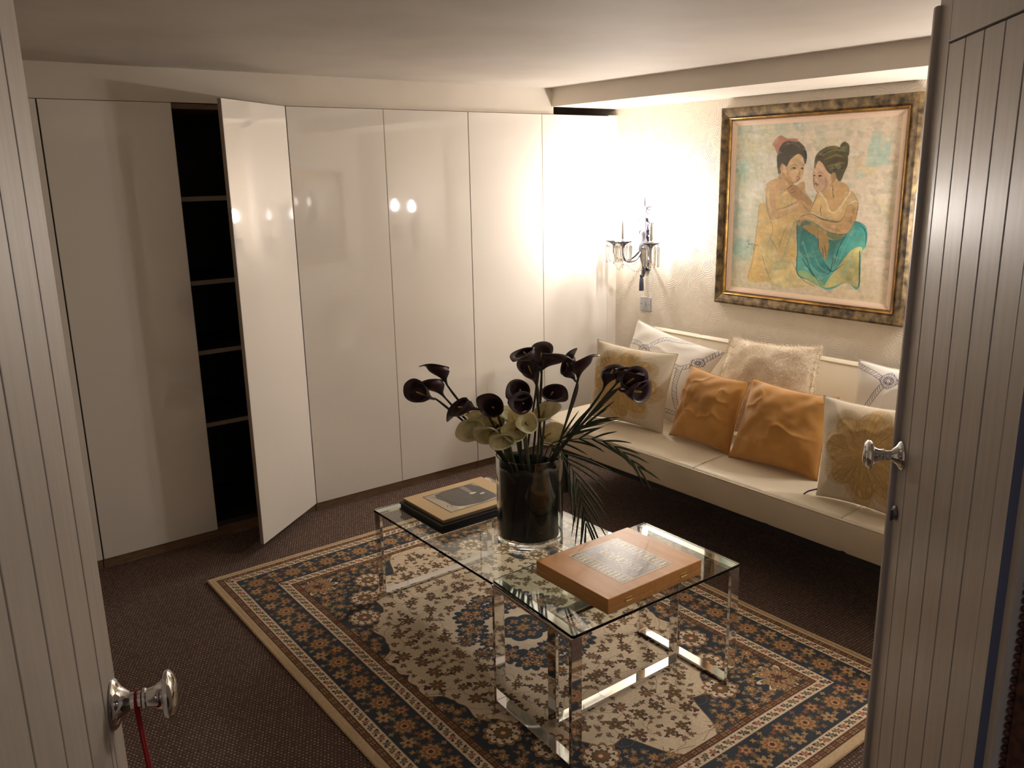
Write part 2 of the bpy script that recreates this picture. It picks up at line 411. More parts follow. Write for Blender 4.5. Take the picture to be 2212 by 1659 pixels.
# ------------------------------------------------------------------ wardrobes
def wardrobe(x0, x1, label, doors, interior=False):
    """carcass from x0 to x1, doors: list of (xa, xb, angle, hinge side)"""
    t = thing('wardrobe', label, 'wardrobe', (x0, DF, 0), 0, 'row of built-in wardrobes')
    wd = x1-x0; D0, D1, zt = .022, .56, 1.985
    def p(n, lo, hi, m=M['dark']): return boxo(n, lo, hi, m, t)
    p('plinth', (.002, .012, 0), (wd-.002, .03, .052), M['oak'])
    p('side_panel', (.001, D0, .05), (.019, D1, zt)); p('side_panel', (wd-.019, D0, .05), (wd-.001, D1, zt))
    p('back_panel', (.019, D1-.01, .05), (wd-.019, D1, zt))
    p('bottom_panel', (.019, D0, .052), (wd-.019, D1-.01, .075), M['dark'])
    p('top_panel', (.019, D0, zt-.022), (wd-.019, D1-.01, zt), M['oak'])
    if interior:
        p('divider', (wd/2-.009, D0+.02, .075), (wd/2+.009, D1-.01, zt-.022))
        for z in (1.575, 1.205, .885, .54):
            s = p('shelf', (wd/2+.009, D0+.03, z), (wd-.019, D1-.01, z+.02)); 
            boxo('edge_strip', (wd/2+.009, D0+.027, z), (wd-.019, D0+.03, z+.02), M['shelf'], s)
    for (xa, xb, ang, side) in doors:
        h = xa if side == 'l' else xb
        bm = bmesh.new()
        if side == 'l': box(bm, (.0015, -.0, .047), (xb-xa-.0015, .018, zt+.0), .0012, 1)
        else: box(bm, (-(xb-xa)+.0015, 0, .047), (-.0015, .018, zt), .0012, 1)
        d = obj('wardrobe_door', bm, M['gloss'], t); d.location = (h-x0, 0, 0); d.rotation_euler = (0, 0, ang)
        e = boxo('edge_band', ((-(xb-xa)+.0002) if side == 'r' else (xb-xa-.0014), .001, .048), ((-(xb-xa)+.0014) if side == 'r' else (xb-xa-.0002), .017, zt-.001), M['edge'], d)
    return t
W = [-.375, .130, .637, 1.146, 1.652, 2.158, 2.663, 3.170, 3.690]
wardrobe(XL+.01, .637, 'white gloss wardrobe at the left end, mostly behind the entrance door', [(XL+.01, .128, 0, 'l'), (.130, .637, 0, 'r')])
wardrobe(.637, 1.652, 'white gloss wardrobe with one door ajar and dark shelves showing', [(.640, 1.146, 0, 'l'), (1.146, 1.652, math.radians(37.5), 'r')], True)
wardrobe(1.652, 2.663, 'white gloss two-door wardrobe just right of the open door', [(1.654, 2.158, 0, 'l'), (2.158, 2.663, 0, 'r')])
wardrobe(2.663, XR-.075, 'white gloss two-door wardrobe in the corner beside the wall light', [(2.665, 3.168, 0, 'l'), (3.168, XR-.075, 0, 'r')])
slab('trim_7', (XR-.075, DF+.002, 0), (XR, DF+.03, 1.99), M['paint'])

# ------------------------------------------------------------------ entrance leaves
def knob(parent, u, z, n=1):
    k = bmesh.new(); lathe(k, [(0, 0), (.031, 0), (.032, .003), (.029, .006), (.026, .0075), (.02, .011), (.0135, .019), (.0125, .021)], (u, 0, z), (0, -1, 0), 28)
    rose = obj('knob_rose', k, M['chrome'], parent, True, .6)
    k = bmesh.new(); lathe(k, [(.0105, .019), (.0105, .034), (.0135, .036), (.0135, .039), (.012, .041), (.014, .05), (.02, .058), (.030, .0625), (.0315, .065), (.0315, .068), (.029, .0705), (.026, .073), (.02, .0755), (.012, .077), (0, .0775)], (u, 0, z), (0, -1, 0), 28)
    obj('door_knob', k, M['chrome'], parent, True, .6)
def entrance_leaf(name, hinge, ang, mirror, zk, label, key=False):
    r = struct_root(name, (*hinge, 0), ang, label)
    s = -1 if mirror else 1       # local: u along leaf = s*x, hall face at y=0 looking -y
    Wd, T, Z1 = .632, .04, 1.982
    def b(n, u0, u1, z0, z1, y0=0., y1=T, bev=.0015, m=M['leaf']):
        lo, hi = (min(s*u0, s*u1), y0, z0), (max(s*u0, s*u1), y1, z1)
        return boxo(n, lo, hi, m, r, bev)
    g = .0895; e0 = Wd-.075; zr = 1.895
    b('core_panel', .02, Wd-.02, .03, Z1-.03, .012, T-.004, 0, M['groove'])
    b('stile', e0, Wd, .006, Z1); b('stile', 0, e0-5*g, .006, Z1)
    b('top_rail', e0-5*g+.0005, e0-.0005, zr, Z1); b('bottom_rail', e0-5*g+.0005, e0-.0005, .006, .09)
    for i in range(5):
        b('plank', e0-(i+1)*g+.002, e0-i*g-.002, .092, zr-.004, .0006, T-.002, .0016)
    b('bead', e0-5*g+.0005, e0-.0005, zr-.0015, zr+.0015, -.003, .004, 0)
    if key: b('rebate_strip', Wd-.013, Wd+.006, .006, Z1-.014, -.011, T+.002, .005)
    knob(r, s*(Wd-.034), zk)
    if key:
        k = bmesh.new(); lathe(k, [(0, 0), (.016, 0), (.0165, .003), (.013, .006), (.009, .008), (0, .009)], (s*(Wd-.034), 0, zk-.13), (0, -1, 0), 24)
        obj('keyhole_cover', k, M['silver'], r, True, .6)
        bm = bmesh.new(); box(bm, (s*(Wd-.034)-.004, -.012, zk-.148), (s*(Wd-.034)+.004, -.006, zk-.122), .003)
        obj('cover_flap', bm, M['silver'], r)
    return r
# left leaf: direction hinge->edge (.358,.934); right leaf (.731,.682)
LH, RH = (-.052, .505), (1.245, .452)
entrance_leaf('door_1', LH, math.atan2(.934, .358), False, 1.035, 'greige planked entrance door leaf with red ribbon on its knob')
entrance_leaf('door_2', RH, math.atan2(.682, .731)+PI, True, 1.08, 'greige planked entrance door leaf in front of the sofa end', True)

# red ribbon with a gold charm on the left knob
def ribbon():
    d = Vector((.358, .934, 0)); n = Vector((.934, -.358, 0)); k = Vector((*LH, 1.035))+d*(.632-.034)+n*.028
    t = thing('hanging_ribbon', 'red ribbon with a small gold charm hanging from the left chrome door knob', 'ribbon', k)
    bm = bmesh.new(); P = []
    for a in np.linspace(-.2, PI+.2, 12): P.append(d*(.0122*math.cos(a))+Vector((0, 0, .0122*math.sin(a))))
    tube(bm, [p+n*.0 for p in P], .0028, 6, True, .4); obj('loop', bm, M['red'], t, True)
    bm = bmesh.new(); P = catmull([d*-.012+Vector((0, 0, 0)), d*-.010+n*.002+Vector((0, 0, -.05)), d*-.004+n*.004+Vector((0, 0, -.11))], 6)
    tube(bm, P, .0036, 6, True, .35); tube(bm, [Vector(p)+d*.0035+n*.002 for p in P], .0032, 6, True, .35); obj('strap', bm, M['red'], t, True)
    bm = bmesh.new(); lathe(bm, [(0, 0), (.003, -.003), (.006, -.012), (.0075, -.022), (.005, -.032), (.003, -.036), (0, -.038)], d*-.003+n*.005+Vector((0, 0, -.113)), n=12)
    obj('gold_charm', bm, M['gold'], t, True)
ribbon()

# ------------------------------------------------------------------ rug
def rug_image():
    R = 760; w_, h_ = int(1.6*R), int(2.3*R)
    hw, hh = w_//2, h_//2
    cream, cream2 = (234, 217, 188), (240, 225, 198)
    navy, brown, tan, rust, olive, maroon = (54, 64, 74), (96, 68, 48), (180, 146, 104), (152, 100, 70), (124, 106, 76), (84, 54, 50)
    im = Img(hw, hh, cream)       # quadrant; (0,0)=rug corner, (hw,hh)=centre
    Y, X = np.mgrid[0:hh, 0:hw]; X = (X+.5)/R; Y = (Y+.5)/R
    ed = np.minimum(X, Y)
    full = (slice(0, hh), slice(0, hw))
    fx, fy = np.abs(.8-X)/.515, np.abs(1.15-Y)/.865
    e = (fx**1.45+fy**1.45)**(1/1.45)
    th = np.arctan2(1.15-Y, .8-X)
    lim = .955+.085*np.abs(np.sin(th*7))+.02*np.sin(th*31)
    navm = smst(-.004, .004, e-lim)
    im.put(full, navm, navy)
    # thin dark outline of scallops
    im.put(full, np.clip(1-np.abs(e-lim)/.008, 0, 1), brown)
    rs = np.random.RandomState(11)
    def px(v): return v*R
    def vine(x, y, a, n=3, col=olive, L=.03):
        P = [(px(x), px(y))]
        for k in range(n):
            a += rs.uniform(-.9, .9); x += L*math.cos(a); y += L*math.sin(a); P.append((px(x), px(y)))
        im.stroke(P, 1.5, col, .8, 3)
    def palm(x, y, r, onnavy, big=False):
        n = rs.choice([5, 6, 7, 8]); rot = rs.rand()*6
        for _ in range(1 if big or rs.rand() < .35 else 0): vine(x, y, rs.rand()*6.3, 4 if big else 3, (120, 100, 74) if onnavy else (150, 130, 98))
        if onnavy:
            for k in range(4): a = rs.rand()*6.3; im.flower(px(x+1.4*r*math.cos(a)), px(y+1.4*r*math.sin(a)), px(r*.4), 3, [(1, olive if rs.rand() < .5 else tan)], a, .5)
            im.flower(px(x), px(y), px(r), n, [(1.0, tan if rs.rand() < .6 else rust), (.8, brown), (.7, (196, 160, 112)), (.42, rust), (.2, cream)], rot, .3)
        else:
            for k in range(3): a = rs.rand()*6.3; im.flower(px(x+1.35*r*math.cos(a)), px(y+1.35*r*math.sin(a)), px(r*.4), 3, [(1, maroon if rs.rand() < .5 else olive)], a, .5)
            im.flower(px(x), px(y), px(r), n, [(1.0, maroon if rs.rand() < .5 else brown), (.85, olive), (.5, rust if rs.rand() < .4 else brown), (.2, tan)], rot, .35)
    # scatter in the cream field and the navy corners
    pts = []
    def scatter(n, rmin, rmax, cond, navyflag, gap):
        c = 0
        for _ in range(n*60):
            if c >= n: break
            x, y = rs.uniform(.29, .8), rs.uniform(.29, 1.15); r = rs.uniform(rmin, rmax)
            if not cond(x, y): continue
            if any((x-a)**2+(y-b)**2 < ((r+q)*gap)**2 for a, b, q in pts): continue
            pts.append((x, y, r)); palm(x, y, r, navyflag, r > .02); c += 1
    def E_(x, y): return (abs((.8-x)/.515)**1.45+abs((1.15-y)/.865)**1.45)**(1/1.45)
    # cream cartouches with big flowers just inside the navy corners
    for t_ in np.linspace(.12, 1.45, 9):
        cx = .8-.515*1.10*math.cos(t_)**(2/1.45); cy = 1.15-.865*1.10*math.sin(t_)**(2/1.45)
        if cx < .33 or cy < .33: continue
        pts.append((cx, cy, .058))
        im.flower(px(cx), px(cy), px(.062), 11, [(1.0, tan), (.93, rust), (.84, cream2), (.5, brown), (.45, olive), (.25, rust), (.12, cream)], t_, .13)
        for k in range(9):
            a = k*.7+t_; im.flower(px(cx+.04*math.cos(a)), px(cy+.04*math.sin(a)), px(.006), 3, [(1, brown)], a, .4)
    # corner cream palmette
    im.flower(px(.345), px(.35), px(.072), 9, [(1, cream2), (.8, brown), (.7, tan), (.4, maroon)], .4, .45)
    # medallion
    cx, cy = .8, 1.15
    for (ax, ay, r_) in ((.105, .19, .07), (.155, .11, .062), (.0, .178, .06), (.14, .0, .055), (.0, .275, .04), (.05, .25, .035), (.215, .05, .034)):
        im.flower(px(cx-ax), px(cy-ay), px(r_), 11, [(1.0, navy)], .3, .16)
        for k in range(5):
            a = k*1.26+ax*9; im.flower(px(cx-ax+r_*.52*math.cos(a)), px(cy-ay+r_*.52*math.sin(a)), px(r_*.24), 5, [(1, tan), (.6, rust), (.25, cream)], a, .35)
        im.flower(px(cx-ax), px(cy-ay), px(r_*.35), 6, [(1, (190, 150, 110)), (.6, maroon), (.25, tan)], 0, .3)
    im.flower(px(cx), px(cy), px(.118), 8, [(1.0, cream2)], PI/8, .08)
    im.flower(px(cx), px(cy), px(.095), 8, [(1.0, navy)], 0, .10)
    for k in range(8):
        a = k*PI/4; im.flower(px(cx+.055*math.cos(a)), px(cy+.055*math.sin(a)), px(.015), 4, [(1, tan), (.5, rust)], a, .5)
    im.flower(px(cx), px(cy), px(.03), 6, [(1, olive), (.7, tan), (.3, rust)], 0, .3)
    pts.append((cx, cy, .13)); pts.append((cx-.125, cy-.165, .07)); pts.append((cx, cy-.175, .05)); pts.append((cx-.135, cy, .05))
    scatter(30, .018, .028, lambda x, y: E_(x, y) < .93, False, 1.55)
    scatter(60, .007, .013, lambda x, y: E_(x, y) < .96, False, 1.35)
    scatter(26, .016, .024, lambda x, y: E_(x, y) > 1.04, True, 1.25)
    scatter(50, .007, .012, lambda x, y: E_(x, y) > 1.03, True, 1.15)
    # borders painted over
    def band(a, b, col): im.put(full, ((ed >= a) & (ed < b)).astype(np.float32), col)
    band(0, .285, brown); band(0, .26, cream); band(0, .22, navy); band(0, .088, cream); band(0, .05, brown); band(0, .025, (214, 192, 156))
    for c in (.05, .088, .22, .26): im.put(full, np.clip(1-np.abs(ed-c)/.0016, 0, 1), maroon, .8)
    # motifs along the borders
    def along(off, step, fn):
        k = 0; s = off
        L = 1.15-off
        n = int(round(L/step)); st = L/n
        for i in range(n+1): fn(off, off+i*st, i, 0)
        L = .8-off; n = int(round(L/step)); st = L/n
        for i in range(n+1): fn(off+i*st, off, i, 1)
    def guard(x, y, i, hor):
        a = .9 if i % 2 else -.9
        im.flower(px(x), px(y), px(.0085), 4, [(1, tan if i % 3 else rust), (.45, maroon)], a, .5)
    along(.0375, .022, guard); along(.2725, .022, guard)
    def flor(x, y, i, hor):
        c = [(84, 88, 80), (164, 104, 90), (126, 110, 84)][i % 3]
        im.flower(px(x), px(y), px(.0115), 5, [(1, c), (.4, tan)], i, .55)
        for s_ in (-1, 1):
            xx, yy = (x+s_*.011, y+.008*s_) if hor else (x+.008*s_, y+s_*.011)
            im.flower(px(xx), px(yy), px(.0055), 3, [(1, olive if i % 2 else maroon)], i, .4)
    along(.069, .034, flor); along(.24, .034, flor)
    def main(x, y, i, hor):
        if i % 2 == 0:
            im.flower(px(x), px(y), px(.042), 9, [(1, olive), (.9, brown), (.8, tan), (.55, rust), (.35, (200, 168, 122)), (.18, maroon)], i, .22)
            for a in np.linspace(0, 6.28, 9): im.flower(px(x+.055*math.cos(a+.2)), px(y+.055*math.sin(a+.2)), px(.009), 4, [(1, tan if rs.rand() < .6 else rust)], a, .5)
        else:
            for s_ in (-1, 1):
                dx, dy = (0, s_*.032) if hor else (s_*.032, 0)
                im.flower(px(x+dx), px(y+dy), px(.024), 6, [(1, rust if s_ > 0 else tan), (.6, (198, 164, 120)), (.3, brown)], i, .35)
            im.flower(px(x), px(y), px(.012), 4, [(1, olive)], i, .4)
            P = [(x-.03, y-.03), (x, y-.04), (x+.03, y-.03), (x+.04, y), (x+.03, y+.03)]
            im.stroke([(px(a), px(b)) for a, b in P], 1.6, (120, 100, 84), .8)
    along(.154, .076, main)
    q = im.a
    top = np.concatenate([q, q[:, ::-1]], 1); a = np.concatenate([top, top[::-1]], 0)
    hN, wN = a.shape[:2]; YY, XX = np.mgrid[0:hN, 0:wN]
    a = a*(1+.10*fbm(XX/2.2, YY/2.2, 2)[..., None])*(1+.04*fbm(XX/90, YY/90, 2, 5)[..., None])
    return a
def rug():
    x0, x1, y0, y1 = .955, 2.555, 1.13, 3.43
    nu, nv = 90, 130
    U, V = np.meshgrid(np.linspace(0, 1, nu), np.linspace(0, 1, nv), indexing='ij')
    X = x0+(x1-x0)*U; Y = y0+(y1-y0)*V
    wob = .010*fbm(X*2.2+3, Y*2.2, 2, 9)
    edge = np.minimum(np.minimum(U, 1-U)*1.6, np.minimum(V, 1-V)*2.3)
    X = X+wob*(U > .5)*1.0; Y = Y+.006*fbm(X*2+9, Y*2, 2, 4)*(V < .2)
    Z = .011+.0015*fbm(X*5, Y*5, 2, 3)-.007*np.exp(-edge/.006)
    m = img_mat('persian_rug_weave', rug_image(), .95, fine=420, bstr=.5, bdist=.002)
    t = thing('persian_rug', 'patterned cream, navy and brown persian rug under the glass tables', 'rug', (0, 0, 0))
    grid_obj('pile', np.stack([X, Y, Z], -1), m, t)
    # rolled cream binding and the backing slab
    P = [(X[i, 0], Y[i, 0]) for i in range(0, nu, 3)]+[(X[-1, 0], Y[-1, 0])]+[(X[-1, j], Y[-1, j]) for j in range(3, nv, 3)]+[(X[i, -1], Y[i, -1]) for i in range(nu-1, 0, -3)]+[(X[0, j], Y[0, j]) for j in range(nv-1, 0, -3)]
    bm = bmesh.new(); tube(bm, [(a, b, .006) for a, b in P]+[(P[0][0], P[0][1], .006)], .0062, 8, False)
    obj('binding', bm, noise_col(mat('rug_binding', rough=.9), S(196, 172, 136), S(212, 190, 154), 90), t, True)
    boxo('backing', (x0+.012, y0+.012, .0005), (x1-.012, y1-.012, .003), M['linen'], t)
rug()

# ------------------------------------------------------------------ glass tables
def loop_frame(t, a, b, z1, wdt, th=.012):
    """flat-bar chrome loop standing between points a and b (xy), bar width wdt across"""
    a, b = Vector((*a, 0)), Vector((*b, 0)); d = (b-a).normalized(); n = Vector((-d.y, d.x, 0))
    def bar(name, p, q, along_z):
        bm = bmesh.new()
        if along_z: lo = p - n*wdt/2; pts = [p-n*wdt/2, p+n*wdt/2, p+n*wdt/2+d*q, p-n*wdt/2+d*q]; z = (.0, z1)
        bm.free()
    def rect(name, c0, du, z0, z1_):
        bm = bmesh.new(); vs = []
        for z in (z0, z1_):
            for s1, s2 in ((0, -1), (0, 1), (1, 1), (1, -1)):
                vs.append(bm.verts.new(c0+d*(du*s1)+n*(wdt/2*s2)+Vector((0, 0, z))))
        for f in ((0, 1, 2, 3), (7, 6, 5, 4), (0, 4, 5, 1), (1, 5, 6, 2), (2, 6, 7, 3), (3, 7, 4, 0)): bm.faces.new([vs[i] for i in f])
        bmesh.ops.bevel(bm, geom=bm.edges[:], offset=.0012, segments=2, profile=.5, affect='EDGES')
        o = obj(name, bm, M['chrome'], None); o.parent = t; o.matrix_parent_inverse = t.matrix_world.inverted()
        return o
    L = (b-a).length
    rect('leg', a, th, .012, z1); rect('leg', b-d*th, th, .012, z1)
    rect('floor_bar', a+d*th, L-2*th, .012, .012+th); rect('top_bar', a+d*th, L-2*th, z1-th, z1)
def glass_table(name, label, corners, z, frames, th=.010, wdt=.038):
    cx = sum(c[0] for c in corners)/4; cy = sum(c[1] for c in corners)/4
    t = thing(name, label, 'table', (cx, cy, 0), 0, 'nested glass coffee tables'); bpy.context.view_layer.update()
    bm = bmesh.new(); lo = [bm.verts.new((c[0]-cx, c[1]-cy, z-th)) for c in corners]; hi = [bm.verts.new((c[0]-cx, c[1]-cy, z)) for c in corners]
    bm.faces.new(lo[::-1]); bm.faces.new(hi)
    for i in range(4): bm.faces.new((lo[i], lo[(i+1) % 4], hi[(i+1) % 4], hi[i]))
    bmesh.ops.bevel(bm, geom=[e for e in bm.edges if abs(e.verts[0].co.z-e.verts[1].co.z) > .001], offset=.008, segments=4, profile=.5, affect='EDGES')
    bmesh.ops.bevel(bm, geom=[e for e in bm.edges if abs(e.verts[0].co.z-e.verts[1].co.z) < 1e-5], offset=.0012, segments=1, profile=.5, affect='EDGES')
    obj('glass_top', bm, M['tglass'], t, False)
    for (a, b) in frames: loop_frame(t, a, b, z-th-.0005, wdt)
    return t
BZ, SZ = .380, .440
glass_table('coffee_table', 'long low glass coffee table with chrome loop legs carrying the vase', [(1.463, 1.735), (2.035, 1.735), (2.035, 2.868), (1.463, 2.868)], BZ,
            [((1.470, 2.848), (2.028, 2.848)), ((1.470, 1.768), (2.028, 1.768))])
glass_table('nesting_table', 'shorter taller glass table straddling the long one, carrying the wooden case', [(1.380, 1.569), (2.092, 1.560), (2.098, 1.990), (1.408, 1.980)], SZ,
            [((1.398, 1.572), (1.418, 1.972)), ((2.074, 1.564), (2.080, 1.984))])

# ------------------------------------------------------------------ wooden case with label
def label_image():
    w_, h_ = 760, 700; im = Img(w_, h_, (228, 200, 132))
    dark = (84, 72, 74); gold = (226, 202, 130); gl = (236, 214, 140)
    def rect(x0, y0, x1, y1, c): im.poly([(x0, y0), (x1, y0), (x1, y1), (x0, y1)], c, 1, 0)
    rect(14, 14, w_-14, 150, (66, 58, 58)); rect(14, 164, w_-14, h_-164, dark); rect(14, h_-150, w_-14, h_-14, (66, 58, 58))
    rs = np.random.RandomState(5)
    for band in (0, 1):
        y0 = 28 if band == 0 else h_-136
        for k in range(13):
            x = 34+k*54; H = 104
            P = [(x+rs.uniform(0, 8), y0+rs.uniform(0, 10)), (x+36+rs.uniform(-6, 6), y0+rs.uniform(0, 16)), (x+26, y0+34), (x+40+rs.uniform(-8, 6), y0+52), (x+26, y0+70), (x+38, y0+H-6), (x+4, y0+H-rs.uniform(0, 8)), (x+14, y0+68), (x+2+rs.uniform(-6, 8), y0+48), (x+12, y0+30)]
            im.poly(P, gl, 1, 4, 1.2)
            if k % 2: im.stroke([(x+12, y0+52), (x+28, y0+56)], 5, (66, 58, 58))
    # lettering VISIONAIRE
    G = {'V': [[(0, 0), (.5, 1), (1, 0)]], 'I': [[(.5, 0), (.5, 1)], [(.25, 0), (.75, 0)], [(.25, 1), (.75, 1)]],
         'S': [[(.95, .15), (.6, 0), (.15, .12), (.15, .38), (.5, .5), (.85, .64), (.85, .88), (.45, 1), (.05, .86)]],
         'O': [[(.5, 0), (.05, .22), (.0, .5), (.05, .78), (.5, 1), (.95, .78), (1, .5), (.95, .22), (.5, 0)]],
         'N': [[(0, 1), (0, 0)], [(0, 0), (1, 1)], [(1, 1), (1, 0)]], 'A': [[(0, 1), (.5, 0), (1, 1)], [(.2, .62), (.8, .62)]],
         'R': [[(0, 1), (0, 0)], [(0, 0), (.7, .03), (.9, .25), (.7, .5), (0, .52)], [(.4, .52), (1.05, 1.05)]],
         'E': [[(0, 0), (0, 1)], [(0, 0), (.85, 0)], [(0, .5), (.7, .5)], [(0, 1), (.85, 1)]]}
    ws = [62, 26, 42, 34, 66, 58, 56, 26, 50, 44]; x = 96; y0, H = 292, 116
    for ch, wd in zip('VISIONAIRE', ws):
        for st in G[ch]:
            P = [(x+a*wd, y0+b*H) for a, b in st]
            im.stroke(P, 9, (250, 228, 160), 1, 0 if ch in 'VNAEI' or len(P) < 4 else 4)
        x += wd+12
    def spiral(cx, cy, r, sgn, turns=2.3, a0=0):
        im.stroke([(cx+r*(1-t)*math.cos(a0+sgn*t*turns*2*PI), cy+r*(1-t)*math.sin(a0+sgn*t*turns*2*PI)) for t in np.linspace(0, .93, 34)], 4, gold, .95, 2)
    for cy, sg in ((232, 1), (468, -1)):
        spiral(80, cy, 46, sg); spiral(w_-80, cy, 46, -sg, a0=PI)
        for s in (-1, 1):
            cx = w_/2
            im.stroke([(cx+s*230, cy-sg*10), (cx+s*190, cy-sg*42), (cx+s*140, cy+sg*8), (cx+s*90, cy+sg*36), (cx+s*60, cy+sg*4), (cx+s*95, cy-sg*24), (cx+s*125, cy+sg*6), (cx+s*70, cy+sg*40), (cx+s*20, cy+sg*6)], 5, gold, 1, 6)
            im.stroke([(cx+s*120, cy-sg*30), (cx+s*80, cy-sg*44), (cx+s*40, cy-sg*20), (cx, cy-sg*30)], 3.5, gold, .9, 6)
    im.stroke([(130, 282), (300, 268), (460, 276), (630, 286)], 4, gold, .9); im.stroke([(130, 418), (300, 430), (460, 424), (640, 414)], 3.5, gold, .8)
    return im.a
def wooden_case():
    x0, x1, y0, y1, z0, z1 = 1.535, 1.938, 1.592, 1.918, SZ+.0005, .489
    t = thing('wooden_case', 'honey-brown wooden case with gold lettered label on the smaller glass table', 'case', ((x0+x1)/2, (y0+y1)/2, z0), 0)
    hx, hy, H = (x1-x0)/2, (y1-y0)/2, z1-z0
    boxo('base', (-hx, -hy, 0), (hx, hy, H*.40), M['boxwood'], t, .0015)
    boxo('lid', (-hx, -hy, H*.405), (hx, hy, H), M['boxwood'], t, .0018)
    me = bpy.data.meshes.new('label'); a, b, zz = .118, .108, H+.0006
    # reading direction +y, top towards -x
    lx0, lx1, ly0, ly1 = -.102, .112, -.122, .122
    v = [(lx1, ly0, zz), (lx1, ly1, zz), (lx0, ly1, zz), (lx0, ly0, zz)]
    me.from_pydata(v+[(p[0], p[1], zz-.0005) for p in v], [], [(0, 1, 2, 3), (4, 7, 6, 5), (0, 4, 5, 1), (1, 5, 6, 2), (2, 6, 7, 3), (3, 7, 4, 0)])
    l = me.uv_layers.new(name='UVMap'); uvs = [(0, 0), (1, 0), (1, 1), (0, 1)]
    for i, q in enumerate(uvs): l.data[i].uv = q
    me.materials.append(img_mat('lettered_label', label_image(), .35))
    o = bpy.data.objects.new('label', me); C.objects.link(o); o.parent = t
    for yy in (0,):
        for xx in (-.118, .118):
            bm = bmesh.new(); box(bm, (xx-.013, -hy-.0012, H*.25), (xx+.013, -hy, H*.60), .0004, 1); box(bm, (xx-.013, -hy-.003, H*.40-.0015), (xx+.013, -hy-.0005, H*.40+.0015), .0008, 1)
            obj('hinge', bm, M['brass'], t)
wooden_case()

# ------------------------------------------------------------------ black album and mounted photograph
def photo_image():
    im = Img(500, 400, (196, 186, 164))
    im.poly([(100, 30), (470, 20), (480, 360), (130, 350), (90, 200)], (62, 58, 54), 1, 2, 3, var=.3)
    im.poly([(140, 60), (300, 50), (300, 330), (160, 320)], (90, 84, 78), .6, 4, 8)
    im.poly([(350, 10), (395, 14), (390, 110), (372, 170), (345, 150)], (150, 144, 132), .9, 4, 2)
    im.poly([(340, 170), (380, 166), (400, 190), (350, 200)], (224, 218, 200), 1, 4, 1)
    im.poly([(400, 230), (440, 215), (452, 235), (412, 250)], (210, 204, 186), 1, 4, 1)
    for k in range(9): im.stroke([(10+k*10, 20), (60+k*5, 90+k*8)], 3, (110, 100, 88), .7)
    im.stroke([(40, 300), (60, 270), (80, 300), (60, 320)], 5, (60, 54, 48), .9)
    im.poly([(100, 340), (150, 352), (148, 388), (92, 390)], (222, 214, 190), 1, 2, 1)
    im.poly([(2, 2), (498, 2), (498, 12), (2, 12)], (70, 60, 44), 1, 0); im.poly([(0, 0), (7, 0), (7, 400), (0, 400)], (60, 50, 40), 1, 0)
    im.poly([(0, 394), (500, 394), (500, 400), (0, 400)], (60, 50, 40), 1, 0); im.poly([(494, 0), (500, 0), (500, 400), (494, 400)], (60, 50, 40), 1, 0)
    return im.a
def album():
    t = thing('black_album', 'black cloth album lying flat at the far end of the long glass table', 'album', (1.735, 2.638, BZ+.0005))
    boxo('cover', (-.193, -.157, .026), (.193, .157, .0325), M['black'], t, .002)
    boxo('body', (-.188, -.152, .006), (.188, .152, .026), M['black'], t, .001); boxo('cover', (-.193, -.157, 0), (.193, .157, .006), M['black'], t, .002)
    t2 = thing('photo_mount', 'cream card mount with a black and white photograph on the black album', 'photo', (1.748, 2.640, BZ+.0335))
    boxo('mount', (-.188, -.143, .0), (.188, .145, .011), M['pages'], t2, .001)
    boxo('face_card', (-.189, -.144, .011), (.189, .146, .0135), noise_col(mat('cream_card', rough=.75), S(212, 184, 140), S(220, 194, 150), 4), t2)
    me = bpy.data.meshes.new('photo'); z = .0142
    v = [(-.126, -.100, z), (.118, -.100, z), (.118, .106, z), (-.126, .106, z)]
    me.from_pydata(v+[(a, b, z-.0006) for a, b, c in v], [], [(0, 1, 2, 3), (4, 7, 6, 5), (0, 4, 5, 1), (1, 5, 6, 2), (2, 6, 7, 3), (3, 7, 4, 0)])
    l = me.uv_layers.new(name='UVMap')
    for i, q in enumerate([(0, 0), (1, 0), (1, 1), (0, 1)]): l.data[i].uv = q
    me.materials.append(img_mat('monochrome_print', photo_image(), .3))
    o = bpy.data.objects.new('photo', me); C.objects.link(o); o.parent = t2
album()

